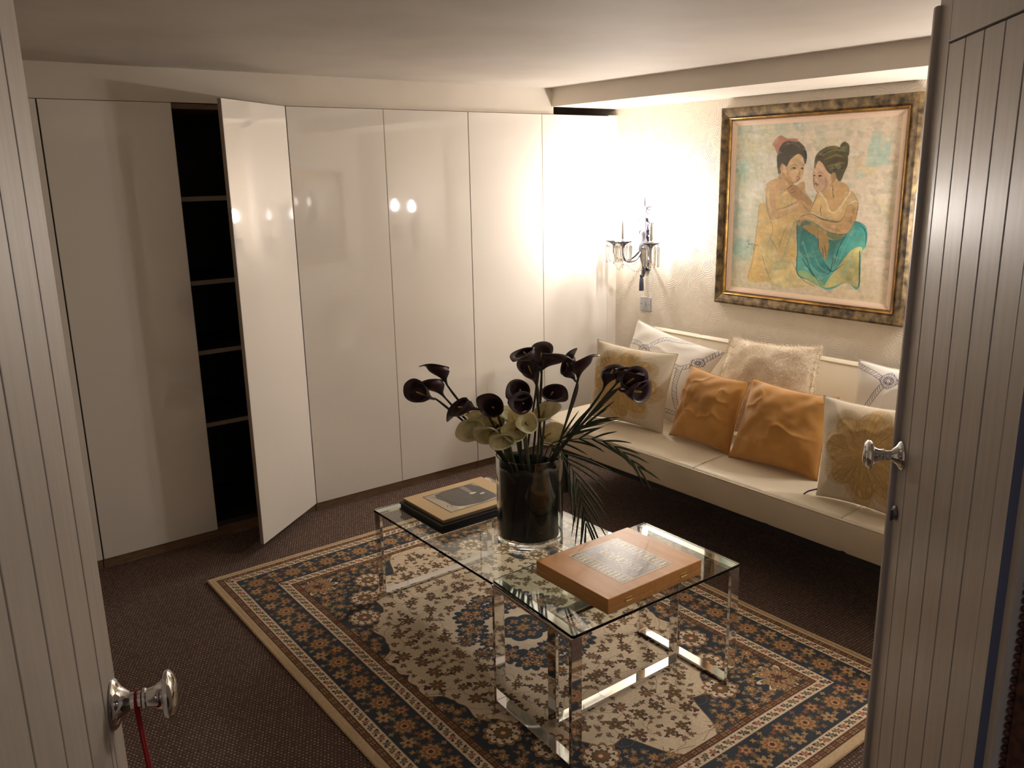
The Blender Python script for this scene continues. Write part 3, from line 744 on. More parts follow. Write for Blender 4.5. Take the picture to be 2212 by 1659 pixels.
# ------------------------------------------------------------------ vase, leaves, flowers
VX, VY, VR = 1.785, 2.262, .120
def vase():
    t = thing('glass_vase', 'tall clear glass cylinder vase of dark leaves on the long glass table', 'vase', (VX, VY, BZ+.0005))
    bm = bmesh.new(); lathe(bm, [(0, 0), (VR-.004, 0), (VR, .004), (VR, .318), (VR-.0025, .320), (VR-.005, .318), (VR-.005, .022), (VR-.009, .016), (0, .015)], n=72, cap=False)
    obj('cylinder', bm, M['glass'], t, True, .5)
    # dark strap leaves rolled round the inside
    spec = [(0.2, 3.3, .30, 'lowest'), (2.6, 3.2, .296, 'mid'), (4.6, 3.0, .285, 'upper')]
    labs = ['broad dark green leaf curled inside the vase against the front glass', 'broad dark green leaf curled inside the vase on the wardrobe side', 'broad dark green leaf curled inside the vase on the sofa side']
    for k, (a0, da, H, _) in enumerate(spec):
        nu, nv = 40, 14
        U, V = np.meshgrid(np.linspace(0, 1, nu), np.linspace(0, 1, nv), indexing='ij')
        A = a0+U*da+.25*(V-.5); r = VR-.0085-.006*k+.002*np.sin(U*17+V*5)-.001
        Z = .021+V*(H-.03-.05*np.sin(U*PI*1.0)**4*0-.028*(np.abs(U-.5)*2)**3)+.006*np.sin(U*23)*V
        P = np.stack([r*np.cos(A), r*np.sin(A), Z], -1)
        o = grid_obj('rolled_leaf', P, M['lining'], None); o.location = (VX, VY, BZ); tag(o, labs[k], 'leaf', 'leaves lining the vase')
        o.modifiers.new('s', 'SOLIDIFY').thickness = .0008
    U, V = np.meshgrid(np.linspace(0, 1, 24), np.linspace(0, 1, 8), indexing='ij')   # folded pale-backed leaf seen through the glass
    A = math.radians(-128)+U*.75; r = VR-.0075
    P = np.stack([r*np.cos(A), r*np.sin(A), .235+.05*np.sin(U*3)-.1*U+(V-.5)*.022*np.sin(U*PI)*(1+.5*np.sin(9*U))], -1)
    o = grid_obj('folded_leaf', P[::-1], M['pale'], None); o.location = (VX, VY, BZ); tag(o, 'narrow pale-backed leaf folded against the inside of the vase front', 'leaf')
vase()

def calla(pos, ax, size, dark, label, idx):
    """one calla: stem from inside the vase to the head, spathe and spadix"""
    rs = random.Random(idx*7+3)
    pos = Vector(pos); ax = Vector(ax).normalized()
    L = size*1.5
    base = pos-ax*L*.52
    t = thing('calla_lily', label, 'flower', base, 0, 'dark purple calla lilies in the vase' if dark else 'white calla lilies in the vase')
    # stem
    hor = Vector((pos.x-VX, pos.y-VY, 0)); hd = hor.normalized() if hor.length > .01 else Vector((1, 0, 0))
    foot = Vector((VX, VY, BZ+.03))-hd*rs.uniform(.02, .07)+Vector((rs.uniform(-.02, .02), rs.uniform(-.02, .02), 0))
    rim = Vector((VX, VY, BZ+.30))+hd*min(.085, hor.length*.55)+Vector((rs.uniform(-.012, .012), rs.uniform(-.012, .012), 0))
    if not dark: rim = Vector((VX, VY, BZ+.27))+hd*min(.07, hor.length*.5)
    sax = (ax*.8+(base-rim).normalized()*.6).normalized()
    pre = base-sax*(.05 if dark else .02)
    P = catmull([foot-base, (foot+rim)/2-base+hd*.0, rim-base, pre-base, Vector((0, 0, 0)), ax*L*.12], 7)
    n = len(P); rad = [.0042+.0006*math.sin(i) for i in range(n)]
    for i in range(4): rad[-1-i] = .0052-.0004*i
    bm = bmesh.new(); tube(bm, P, rad if dark else [r*1.1 for r in rad], 8); obj('stem', bm, M['stem'] if dark else M['stemg'], t, True)
    # spathe: a funnel with a flared, wrapped, pointed lip
    nu, nv = 36, 16
    U, V = np.meshgrid(np.linspace(-1, 1, nu), np.linspace(0, 1, nv), indexing='ij')
    th = U*PI*1.10                                   # overlaps at the back seam (U=+-1); tip at U=0
    R0 = .004+size*(.08*V**.5+.37*smst(.04, .66, V))*(1.0+.05*np.cos(th))
    flare = smst(.78, 1, V); tip = np.exp(-(np.abs(U)/.13)**1.3)
    R = R0*(1-.04*np.abs(U))+size*.15*flare*(.7+.3*np.cos(th+.5))+size*.22*flare*tip
    Z = L*(V**.9)*(.74+.30*np.cos(th*.9))-size*.13*flare**2*(.8+.2*np.cos(3*th))+size*.02*tip*flare
    R = R+(U > 0)*.0016*np.clip(np.abs(U)-.8, 0, 1)*5
    Xl = R*np.cos(th); Yl = R*np.sin(th)
    # tip direction: outward, away from the bouquet
    z = ax; out = Vector((pos.x-VX, pos.y-VY, -.02)); out = out-z*out.dot(z)
    if out.length < .01: out = z.orthogonal()
    x = out.normalized(); x = (Matrix.Rotation(rs.uniform(-1.1, 1.1), 3, z) @ x).normalized(); y = z.cross(x)
    Mx = np.array([x, y, z])
    Pl = np.stack([Xl, Yl, Z], -1) @ Mx
    o = grid_obj('spathe', Pl, M['calla'] if dark else M['callaw'], t)
    md = o.modifiers.new('s', 'SOLIDIFY'); md.thickness = .0011; md.offset = 0
    bm = bmesh.new(); lathe(bm, [(0, L*.2), (.003, L*.22), (.0036, L*.45), (.0032, L*.62), (.0016, L*.68), (0, L*.69)], (0, 0, 0), ax, 10)
    obj('spadix', bm, M['spad'], t, True)
DARK = [
 ((1.472,2.474,0.934),(-0.859,0.185,0.478),'dark purple calla furthest left in the bouquet, drooping outward'),
 ((1.537,2.487,0.952),(-0.498,0.377,0.781),'dark purple calla second from the left, just right of the drooping one'),
 ((1.564,2.492,1.002),(-0.308,0.363,0.879),'dark purple calla topmost of the left-hand cluster'),
 ((1.576,2.370,0.886),(-0.927,0.314,0.206),'dark purple calla opening left beside the white callas'),
 ((1.650,2.289,0.890),(-0.642,-0.677,0.361),'dark purple calla open to the front above the left white callas'),
 ((1.731,2.240,0.946),(-0.552,-0.728,0.406),'dark purple calla open to the front, upper centre of the bouquet'),
 ((1.720,2.211,0.908),(-0.506,-0.838,0.205),'dark purple calla tucked under the upper central open one'),
 ((1.819,2.174,0.932),(-0.317,-0.744,0.588),'dark purple calla open upward just right of centre, above the tallest white calla'),
 ((1.780,2.266,1.062),(-0.80,-0.1,0.7),'tallest dark purple calla, leftmost of the upright central trio'),
 ((1.841,2.257,1.045),(0.000,0.000,1.000),'dark purple calla in the middle of the upright central trio'),
 ((1.847,2.202,1.048),(0.60,-0.40,0.75),'dark purple calla rightmost of the upright central trio'),
 ((1.828,2.305,0.993),(-0.301,0.205,0.93),'small dark purple calla half hidden behind the upright central trio'),
 ((1.933,2.150,1.024),(0.164,-0.124,0.979),'curled dark purple calla right of the upright trio'),
 ((1.924,2.207,1.006),(-0.35,0.237,0.93),'smaller dark purple calla just left of the curled one'),
 ((2.030,2.102,0.982),(0.433,-0.199,0.879),'dark purple calla leftmost of the right-hand cluster before the cushion'),
 ((2.055,2.058,0.988),(0.229,-0.570,0.789),'dark purple calla at the top of the right-hand cluster'),
 ((2.049,2.024,0.968),(0.179,-0.773,0.609),'dark purple calla facing front in the right-hand cluster'),
 ((2.053,1.996,0.933),(0.589,-0.796,0.013),'dark purple calla lowest of the right-hand cluster with drooping tip'),
]
WHITE = [
 ((1.651,2.389,0.843),(-0.538,0.148,0.830),'white calla at the upper left of the pale cluster'),
 ((1.616,2.353,0.802),(-0.972,-0.211,0.108),'white calla furthest left in the pale cluster, facing out'),
 ((1.639,2.297,0.790),(-0.820,-0.562,-0.105),'white calla second from the left at the lower front'),
 ((1.695,2.343,0.815),(-0.659,-0.495,0.566),'white calla behind the lower front pair'),
 ((1.660,2.244,0.778),(-0.670,-0.714,-0.205),'white calla lowest of the cluster, pointing down over the vase rim'),
 ((1.760,2.319,0.820),(-0.357,-0.287,0.889),'white calla standing behind the middle of the pale cluster'),
 ((1.721,2.248,0.800),(-0.591,-0.780,0.206),'white calla facing front below the open middle one'),
 ((1.741,2.207,0.835),(-0.389,-0.850,0.355),'wide open white calla in the middle with cream spadix'),
 ((1.814,2.215,0.853),(-0.148,-0.538,0.830),'tallest white calla at the upper right of the pale cluster'),
 ((1.861,2.242,0.760),(-0.158,-0.844,0.512),'white calla low on the right behind the dark stems'),
]
for i, (p, a, lb) in enumerate(DARK): calla(p, a, .066, True, lb, i)
for i, (p, a, lb) in enumerate(WHITE): calla(p, a, .066, False, lb, i+40)

def frond(path, label, lens, side, nlf, droop=0, spread=(.3, 1.0), idx=0):
    t = thing('palm_frond', label, 'palm frond', path[0], 0, 'palm fronds in the vase'); o0 = Vector(path[0])
    P = [Vector(p)-o0 for p in catmull(path, 10)]; n = len(P)
    bm = bmesh.new(); tube(bm, P, [.0028*(1-.75*i/n) for i in range(n)], 6); obj('rachis', bm, M['palm'], t, True)
    rs = random.Random(idx)
    for k in range(nlf):
        f = spread[0]+(spread[1]-spread[0])*(k/(nlf-1)); i = min(int(f*(n-1)), n-2); p = P[i]; tg = (P[i+1]-P[i]).normalized()
        for s in (1, -1):
            up = Vector((0, 0, 1)); v = Vector(side); v = (v-tg*v.dot(tg)).normalized()
            w_ = tg.cross(v)
            ang = (.62-.40*f)+rs.uniform(-.07, .07); L = lens*(1.0-.25*f)*rs.uniform(.85, 1.1)
            d = (tg*math.cos(ang)+(v*s+w_*rs.uniform(-.35, .35)).normalized()*math.sin(ang)).normalized()
            e = p+d*L+Vector((0, 0, -L*(.03+droop*.3)))
            m_ = p+d*L*.5+Vector((0, 0, L*.012))
            Q = [Vector(q) for q in catmull([p, m_, e], 4)]
            bm = bmesh.new(); q = d.cross(w_ if abs(d.dot(w_)) < .8 else v).normalized(); prev = None; wm = .0036
            for j, c in enumerate(Q):
                x = j/(len(Q)-1); wd = wm*(math.sin(PI*min(1, .12+x*.9))**.7) if j < len(Q)-1 else .0003
                a = bm.verts.new(c-q*wd); b = bm.verts.new(c+w_*wd*.5); g = bm.verts.new(c+q*wd)
                if prev: bm.faces.new((prev[0], a, b, prev[1])); bm.faces.new((prev[1], b, g, prev[2]))
                prev = (a, b, g)
            obj('leaflet', bm, M['palm'], t)
frond([(1.79, 2.25, .45), (1.834, 2.225, .705), (1.88, 2.165, .752), (1.944, 2.079, .762), (2.002, 2.022, .725), (2.055, 1.985, .66)], 'arching palm frond reaching right over the vase rim towards the sofa', .13, (.35, -.3, .85), 9, .1, (.32, 1.0), 1)
frond([(1.80, 2.24, .45), (1.845, 2.195, .695), (1.873, 2.158, .681), (1.879, 2.115, .625), (1.883, 2.087, .545), (1.892, 2.077, .46)], 'palm frond hanging down the right side of the vase over the glass', .20, (.8, -.55, 0), 10, .15, (.30, 1.0), 2)
frond([(1.80, 2.26, .45), (1.847, 2.215, .700), (1.90, 2.175, .772), (1.958, 2.131, .812)], 'short palm frond rising between the right-hand calla stems', .15, (.6, -.45, .65), 6, .0, (.5, 1.0), 3)

# ------------------------------------------------------------------ sofa bed
def sofa():
    t = thing('sofa_bed', 'long cream leather sofa bed against the embossed wall below the painting', 'sofa', (3.2, 2.28, 0))
    Y0, Y1 = 1.20-2.28, 3.36-2.28; X0 = 2.715-3.2; X1 = 3.46-3.2
    # seat with softly domed top and rounded ends
    nu, nv = 120, 60
    def cushion(name, prof, seams, y0, y1, rc):
        """prof: closed cross-section (x,z) from -; extruded along y with end rounding"""
        U = np.linspace(0, 1, nu); P = np.zeros((nu, len(prof), 3)); cx = sum(p[0] for p in prof)/len(prof); cz = sum(p[1] for p in prof)/len(prof)
        for i, u in enumerate(U):
            y = y0+(y1-y0)*u; d = min(y-y0, y1-y); s = 1.0
            k = 1-math.sqrt(max(0, 1-((rc-d)/rc)**2)) if d < rc else 0
            seam = sum(math.exp(-((y-s_)/.006)**2) for s_ in seams)
            puff = sum(0.0 for _ in seams)
            for j, (x, z, nx, nz) in enumerate(prof):
                dx = -k*rc*nx; P[i, j] = (x+dx-seam*.005*nx, y, z-seam*.005*nz-k*.01*nz)
        return P
    # seat profile
    pr = []
    def arc(cx, cz, r, a0, a1, n):
        for a in np.linspace(a0, a1, n): pr.append((cx+r*math.cos(a), cz+r*math.sin(a), math.cos(a), math.sin(a)))
    pr.append((X1, .262, 0, -1)); pr.append((0, .262, 0, -1))
    arc(X0+.05, .262+.012, .012, -PI/2, -PI*.95, 4)
    arc(X0+.030, .392, .024, PI, PI/2, 7)
    for f in np.linspace(.08, 1, 14):
        x = X0+.03+(X1-X0-.03)*f; pr.append((x, .418+.010*math.sin(PI*min(1, f*1.1)), 0, 1))
    P = cushion('seat', pr, [2.30-2.28, 1.60-2.28, 3.0-2.28, 1.95-2.28, 2.65-2.28], Y0, Y1, .14)
    # seams only pinch lightly on the top
    o = grid_obj('seat', P, M['sofa'], t)
    bm = bmesh.new(); bm.from_mesh(o.data)
    bmesh.ops.holes_fill(bm, edges=[e for e in bm.edges if e.is_boundary], sides=0); bm.to_mesh(o.data); bm.free()
    # piping along the front top edge
    pts = []
    for i in range(nu):
        pts.append(tuple(P[i, 8]+np.array([-.001, 0, .001])))
    bm = bmesh.new(); tube(bm, pts, .0042, 6); obj('piping', bm, M['sofa'], t, True)
    # cross seams
    for sy in (2.30, 1.60, 3.0):
        i = int(round((sy-2.28-Y0)/(Y1-Y0)*(nu-1)))
        bm = bmesh.new(); tube(bm, [tuple(P[i, j]+np.array([0, 0, .0035])) for j in range(9, len(pr))], .0022, 6); obj('seam', bm, M['sofa'], t, True)
    # backrest leaning on the wall
    pr2 = []
    bx0, bz0, bx1, bz1 = 3.395-3.2, .40, 3.545-3.2, .80
    d = np.array([bx1-bx0, bz1-bz0]); d /= np.hypot(*d); nrm = np.array([-d[1], d[0]]); th = .115
    for f in np.linspace(0, 1, 10):
        p = np.array([bx0, bz0])+d*f*.405+nrm*(.012*math.sin(PI*f)); pr2.append((p[0], p[1], nrm[0], nrm[1]))
    top = np.array([bx0, bz0])+d*.405-nrm*.028
    a0 = math.atan2(nrm[1], nrm[0])
    for a in np.linspace(a0-.2, a0-PI/2, 6): pr2.append((top[0]+.028*math.cos(a), top[1]+.028*math.sin(a), math.cos(a), math.sin(a)))
    bt = np.array([bx0, bz0])+d*.405-nrm*(th-.028)
    for a in np.linspace(a0-PI/2, a0-PI, 5): pr2.append((bt[0]+.028*math.cos(a), bt[1]+.028*math.sin(a), math.cos(a), math.sin(a)))
    b2 = np.array([bx0, bz0])-nrm*th; pr2.append((b2[0], b2[1], -nrm[0], -nrm[1])); pr2.append((bx0, bz0-.01, 0, -1))
    P2 = cushion('back', pr2, [2.30-2.28, 1.60-2.28, 3.0-2.28], Y0, Y1, .05)
    P2[..., 0] -= .0
    o = grid_obj('backrest', P2, M['sofa'], t)
    bm = bmesh.new(); bm.from_mesh(o.data); bmesh.ops.holes_fill(bm, edges=[e for e in bm.edges if e.is_boundary], sides=0); bm.to_mesh(o.data); bm.free()
    bm = bmesh.new(); tube(bm, [tuple(P2[i, 10]) for i in range(nu)], .004, 6); obj('piping', bm, M['sofa'], t, True)
    # under frame and legs
    bm = bmesh.new(); box(bm, (X0+.06, Y0+.08, .232), (X1-.02, Y1-.08, .262)); obj('under_frame', bm, M['sofa_dark'], t)
    for yy in (3.262-2.28, 1.40-2.28):
        for xx in (2.80-3.2, 3.36-3.2):
            bm = bmesh.new(); box(bm, (xx, yy-.022, 0), (xx+.022, yy+.022, .25), .002, 1)
            obj('leg', bm, M['silver'] if yy < 0 else M['sofa_dark'], t)
        bm = bmesh.new(); box(bm, (2.80-3.2, yy-.025, .225), (3.38-3.2, yy+.025, .264), .003, 1); obj('leg_rail', bm, M['sofa_dark'] if yy > 0 else M['plate'], t)
sofa()

# ------------------------------------------------------------------ cushions
def floral_image(seed, cx=.5, cy=.48):
    n = 700; Y, X = np.mgrid[0:n, 0:n]; X = X/n; Y = Y/n
    lin = np.array([206, 194, 172])/255.; a = np.ones((n, n, 3))*lin
    och = np.array([222, 176, 104])/255.; dk = np.array([150, 108, 54])/255.; lt = np.array([220, 196, 140])/255.
    def leafy(cx, cy, R, npet, s, layers):
        nonlocal a
        dx, dy = X-cx, Y-cy; r = np.hypot(dx, dy); th = np.arctan2(dy, dx)
        for k in range(layers):
            Rk = R*(1-k/layers); rot = s+k*.9
            w_ = Rk*(.80+.20*np.abs(np.cos((th+rot)*npet/2))+.05*fbm(th*3+k, r*0+s, 2, int(s*10)+k))
            m = smst(0, .012, w_-r)
            hair = .5+.5*fbm(th*(26+6*k), r*5, 3, k+int(s*7))
            c = (och*(.55+.5*hair[..., None]))*(.0+1)+(lt-och)*smst(.55, .95, r/np.maximum(w_, 1e-3))[..., None]*.5
            c = c+(dk-c)*(smst(.90, .98, r/np.maximum(w_, 1e-3))*.55*hair)[..., None]
            fade = m*(.9 if k else .8)*(.55+.45*hair)
            fade = fade*(smst(.0, .35, 1.0-(r/np.maximum(w_, 1e-3))+.3*hair) if k == 0 else 1)
            a = a*(1-fade[..., None])+c*fade[..., None]
    leafy(cx, cy, .50, 8, seed, 8)
    rs = np.random.RandomState(int(seed*10))
    im = Img(n, n, (0, 0, 0)); im.a = a.astype(np.float32)
    for k in range(420):        # fine feathered lines at the bloom's rim
        th = rs.rand()*2*PI; r0 = rs.uniform(.22, .44); r1 = r0+rs.uniform(.03, .10)
        im.stroke([((cx+r0*math.cos(th))*n, (cy+r0*math.sin(th))*n), ((cx+r1*math.cos(th+.05))*n, (cy+r1*math.sin(th+.05))*n)], 1.6, (196, 146, 72) if rs.rand() < .7 else (140, 98, 50), .7, 0)
    return im.a*(1+.03*fbm(X*260, Y*260, 2)[..., None])
def rope(im, P, wd=34, col=(44, 52, 104)):
    Q = np.array(catmull(P, 14)); T = np.gradient(Q, axis=0); T /= np.linalg.norm(T, axis=1)[:, None]+1e-9; Nn = np.stack([-T[:, 1], T[:, 0]], 1)
    im.stroke([tuple(q) for q in Q], wd-2, (236, 232, 224), 1, 0)
    for s in (-1, 1): im.stroke([tuple(q) for q in Q+Nn*s*wd/2], 2.4, col, 1, 0)
    L = np.concatenate([[0], np.cumsum(np.linalg.norm(np.diff(Q, axis=0), axis=1))])
    for d in np.arange(0, L[-1]-wd*.7, wd*.62):
        i = np.interp([d, d+wd*.75], L, np.arange(len(L)))
        a = Q[int(i[0])]+Nn[int(i[0])]*wd/2; b = Q[int(i[1])]-Nn[int(i[1])]*wd/2
        mid = (a+b)/2+T[int(i[0])]*wd*.12
        im.stroke([tuple(a), tuple(mid), tuple(b)], 2.4, col, 1, 4)
def knot(im, x, y, s=52):
    for k, (a, b) in enumerate(((.9, .5), (.5, .95), (.75, .75))):
        P = [(x+s*a*math.cos(t+k), y+s*b*math.sin(t+k)) for t in np.linspace(0, 2*PI, 13)]
        rope(im, P, 22)
def rope_image(v):
    n = 720; im = Img(n, n, (240, 236, 228)); c = (240, 236, 228)
    top = 105
    if v == 0:
        rope(im, [(-10, top+80), (130, top+70), (200, top+110)]); rope(im, [(200, top+110), (300, 60), (400, 30), (520, -10)])
        rope(im, [(210, top+120), (330, top+150), (450, top+120)]); rope(im, [(450, top+120), (560, top+150), (660, 130), (700, -10)]); rope(im, [(200, top+110), (180, 330), (120, 480), (190, 620)])
        rope(im, [(560, top+160), (580, 400), (640, 560), (700, 640)]); rope(im, [(-10, 640), (190, 620), (400, 650), (730, 640)]); knot(im, 200, top+110); knot(im, 450, top+120); knot(im, 640, top+60, 36); knot(im, 190, 620)
    else:
        rope(im, [(-10, 40), (110, 60), (230, 90), (420, 70), (730, 90)]); rope(im, [(230, 95), (170, 200), (110, 330), (70, 400)]); rope(im, [(70, 430), (250, 450), (460, 430), (730, 450)])
        rope(im, [(470, 90), (520, 260), (470, 430)]); rope(im, [(70, 430), (60, 560), (100, 730)]); knot(im, 235, 92); knot(im, 70, 420); knot(im, 470, 430)
    return im.a
def pillow(name, label, cat, BL, BR, TR, TL, T, m, back, seed=0, group='scatter cushions on the sofa', wr=.009, pinch=.08, fur=False, zipper=False, n=84):
    BL, BR, TR, TL = [np.array(p, float) for p in (BL, BR, TR, TL)]
    ctr = (BL+BR+TR+TL)/4
    U, V = np.meshgrid(np.linspace(0, 1, n), np.linspace(0, 1, n), indexing='ij')
    # edges curve inwards between the corners
    pu = U+pinch*(.5-U)*2*(4*V*(1-V))*.5; pv = V+pinch*(.5-V)*2*(4*U*(1-U))*.5
    B = (BL*((1-pu)*(1-pv))[..., None]+BR*(pu*(1-pv))[..., None]+TR*(pu*pv)[..., None]+TL*((1-pu)*pv)[..., None])
    nn = np.cross(BR-BL, TL-BL); nn /= np.linalg.norm(nn)
    if nn[0] > 0: nn = -nn        # faces the room (-x)
    a = 1-np.abs(2*U-1)**2.4; b = 1-np.abs(2*V-1)**2.4
    f = np.clip(a, 0, 1)**.55*np.clip(b, 0, 1)**.55
    cdist = np.minimum(U, 1-U)+np.minimum(V, 1-V)
    ridge = 1-np.abs(fbm(U*2.6+V*1.2+seed*3, V*2.4-U*.8, 3, seed+5))*2.4
    w_ = np.clip(ridge, -1, 1)**3*wr*.55+fbm(U*3+seed, V*3, 3, seed)*wr+.5*wr*np.sin((U-V)*16+3*fbm(U*2, V*2+seed, 2, seed+2))*np.exp(-cdist*3)*2.2
    t = thing(name, label, cat, tuple(ctr), 0, group)
    F = B+nn*((T*.58*f+w_*f)[..., None])-ctr; K = B-nn*((T*.42*f-w_*.5*f)[..., None])-ctr
    grid_obj('front', F[::-1] if False else F, m, t); grid_obj('back', K, back, t)
    bm = bmesh.new(); e = [B[i, 0]-ctr for i in range(n)]+[B[-1, j]-ctr for j in range(1, n)]+[B[i, -1]-ctr for i in range(n-2, -1, -1)]+[B[0, j]-ctr for j in range(n-2, 0, -1)]
    tube(bm, [tuple(q) for q in e]+[tuple(e[0])], .0022, 6, False); obj('seam', bm, back if not fur else m, t, True)
    if zipper:
        bm = bmesh.new(); P0 = B[0, 3]-ctr; tube(bm, catmull([P0+[0, 0, .01], P0+[-.01, .03, -.005], P0+[-.02, .045, -.02]], 5), .0035, 6, True, .5)
        obj('zip_tape', bm, M['tassel'], t, True)
    if fur:
        rs = np.random.RandomState(1); verts = []; faces = []
        dU = np.gradient(F, axis=0); dV = np.gradient(F, axis=1); NN = np.cross(dU, dV); NN /= np.linalg.norm(NN, axis=2)[..., None]+1e-9
        NN *= np.sign((NN@nn))[..., None]
        for k in range(15000):
            i, j = rs.randint(0, n), rs.randint(0, n); 
            if k % 4 == 0: i = rs.choice([0, 1, n-2, n-1, i]); j = j if i in (0, 1, n-2, n-1) else rs.choice([0, n-1, n-2])
            p = F[i, j]+rs.randn(3)*.003; d_ = NN[i, j]*.6+(B[i, j]-ctr)/.25*.35*(cdist[i, j] < .25)+rs.randn(3)*.45+np.array([0, 0, -.25])+.8*np.array([0, fbm(np.array(U[i, j]*7.), np.array(V[i, j]*7.), 2), fbm(np.array(U[i, j]*7.+5), np.array(V[i, j]*7.), 2)])
            d_ = d_/np.linalg.norm(d_)*rs.uniform(.009, .018); s_ = np.cross(d_, rs.randn(3)); s_ = s_/np.linalg.norm(s_)*.0007
            q = len(verts); verts += [tuple(p-s_), tuple(p+s_), tuple(p+d_)]; faces.append((q, q+1, q+2))
        me = bpy.data.meshes.new('fur'); me.from_pydata(verts, [], faces); me.materials.append(M['furbase']); o = bpy.data.objects.new('fur', me); C.objects.link(o); o.parent = t; o['kind'] = 'stuff'
    return t
f1 = img_mat('ochre_peony_print', floral_image(.7, .50, .50), .85, fine=700, bstr=.2, bdist=.001)
f2 = img_mat('ochre_peony_print_b', floral_image(2.2, .55, .52), .85, fine=700, bstr=.2, bdist=.001)
r1 = img_mat('navy_rope_print', rope_image(0), .8, fine=500, bstr=.15, bdist=.001); r2 = img_mat('navy_rope_print_b', rope_image(1), .8, fine=500, bstr=.15, bdist=.001)
pillow('cushion', 'ochre flower print cushion at the left end of the sofa by the wardrobe', 'cushion', (2.90, 3.17, .428), (2.955, 2.70, .428), (3.10, 2.741, .796), (3.005, 3.215, .815), .15, f1, M['linen'], 1)
pillow('cushion', 'white cushion with navy rope print behind the left flower cushion', 'cushion', (3.10, 3.22, .44), (3.115, 2.72, .43), (3.34, 2.645, .785), (3.30, 3.215, .885), .14, r1, mat('white_cotton', S(226, 220, 208), .85), 2)
pillow('cushion', 'fluffy cream fur cushion against the backrest in the middle of the sofa', 'cushion', (3.17, 2.64, .44), (3.19, 2.03, .44), (3.345, 2.118, .892), (3.36, 2.63, .863), .15, M['furbase'], M['furbase'], 3, fur=True)
pillow('cushion', 'plain mustard suede cushion, the smaller one next to the rope print', 'cushion', (2.965, 2.665, .428), (2.945, 2.290, .428), (3.10, 2.312, .733), (3.10, 2.66, .757), .14, M['mustard'], M['mustard'], 4, wr=.016)
pillow('cushion', 'plain mustard suede cushion, the larger one in front of the fur cushion', 'cushion', (2.925, 2.275, .428), (2.955, 1.850, .428), (3.13, 1.885, .742), (3.09, 2.290, .758), .15, M['mustard'], M['mustard'], 8, wr=.018)
pillow('cushion', 'ochre flower print cushion at the right end, behind the door knob', 'cushion', (2.820, 1.765, .428), (2.82, 1.37, .428), (3.00, 1.43, .80), (2.975, 1.86, .785), .15, f2, M['linen'], 6, zipper=True)
pillow('cushion', 'white cushion with navy rope print at the right end of the sofa', 'cushion', (3.24, 1.92, .44), (3.24, 1.40, .44), (3.36, 1.43, .86), (3.35, 1.94, .863), .13, r2, mat('white_cotton_b', S(226, 220, 208), .85), 7)

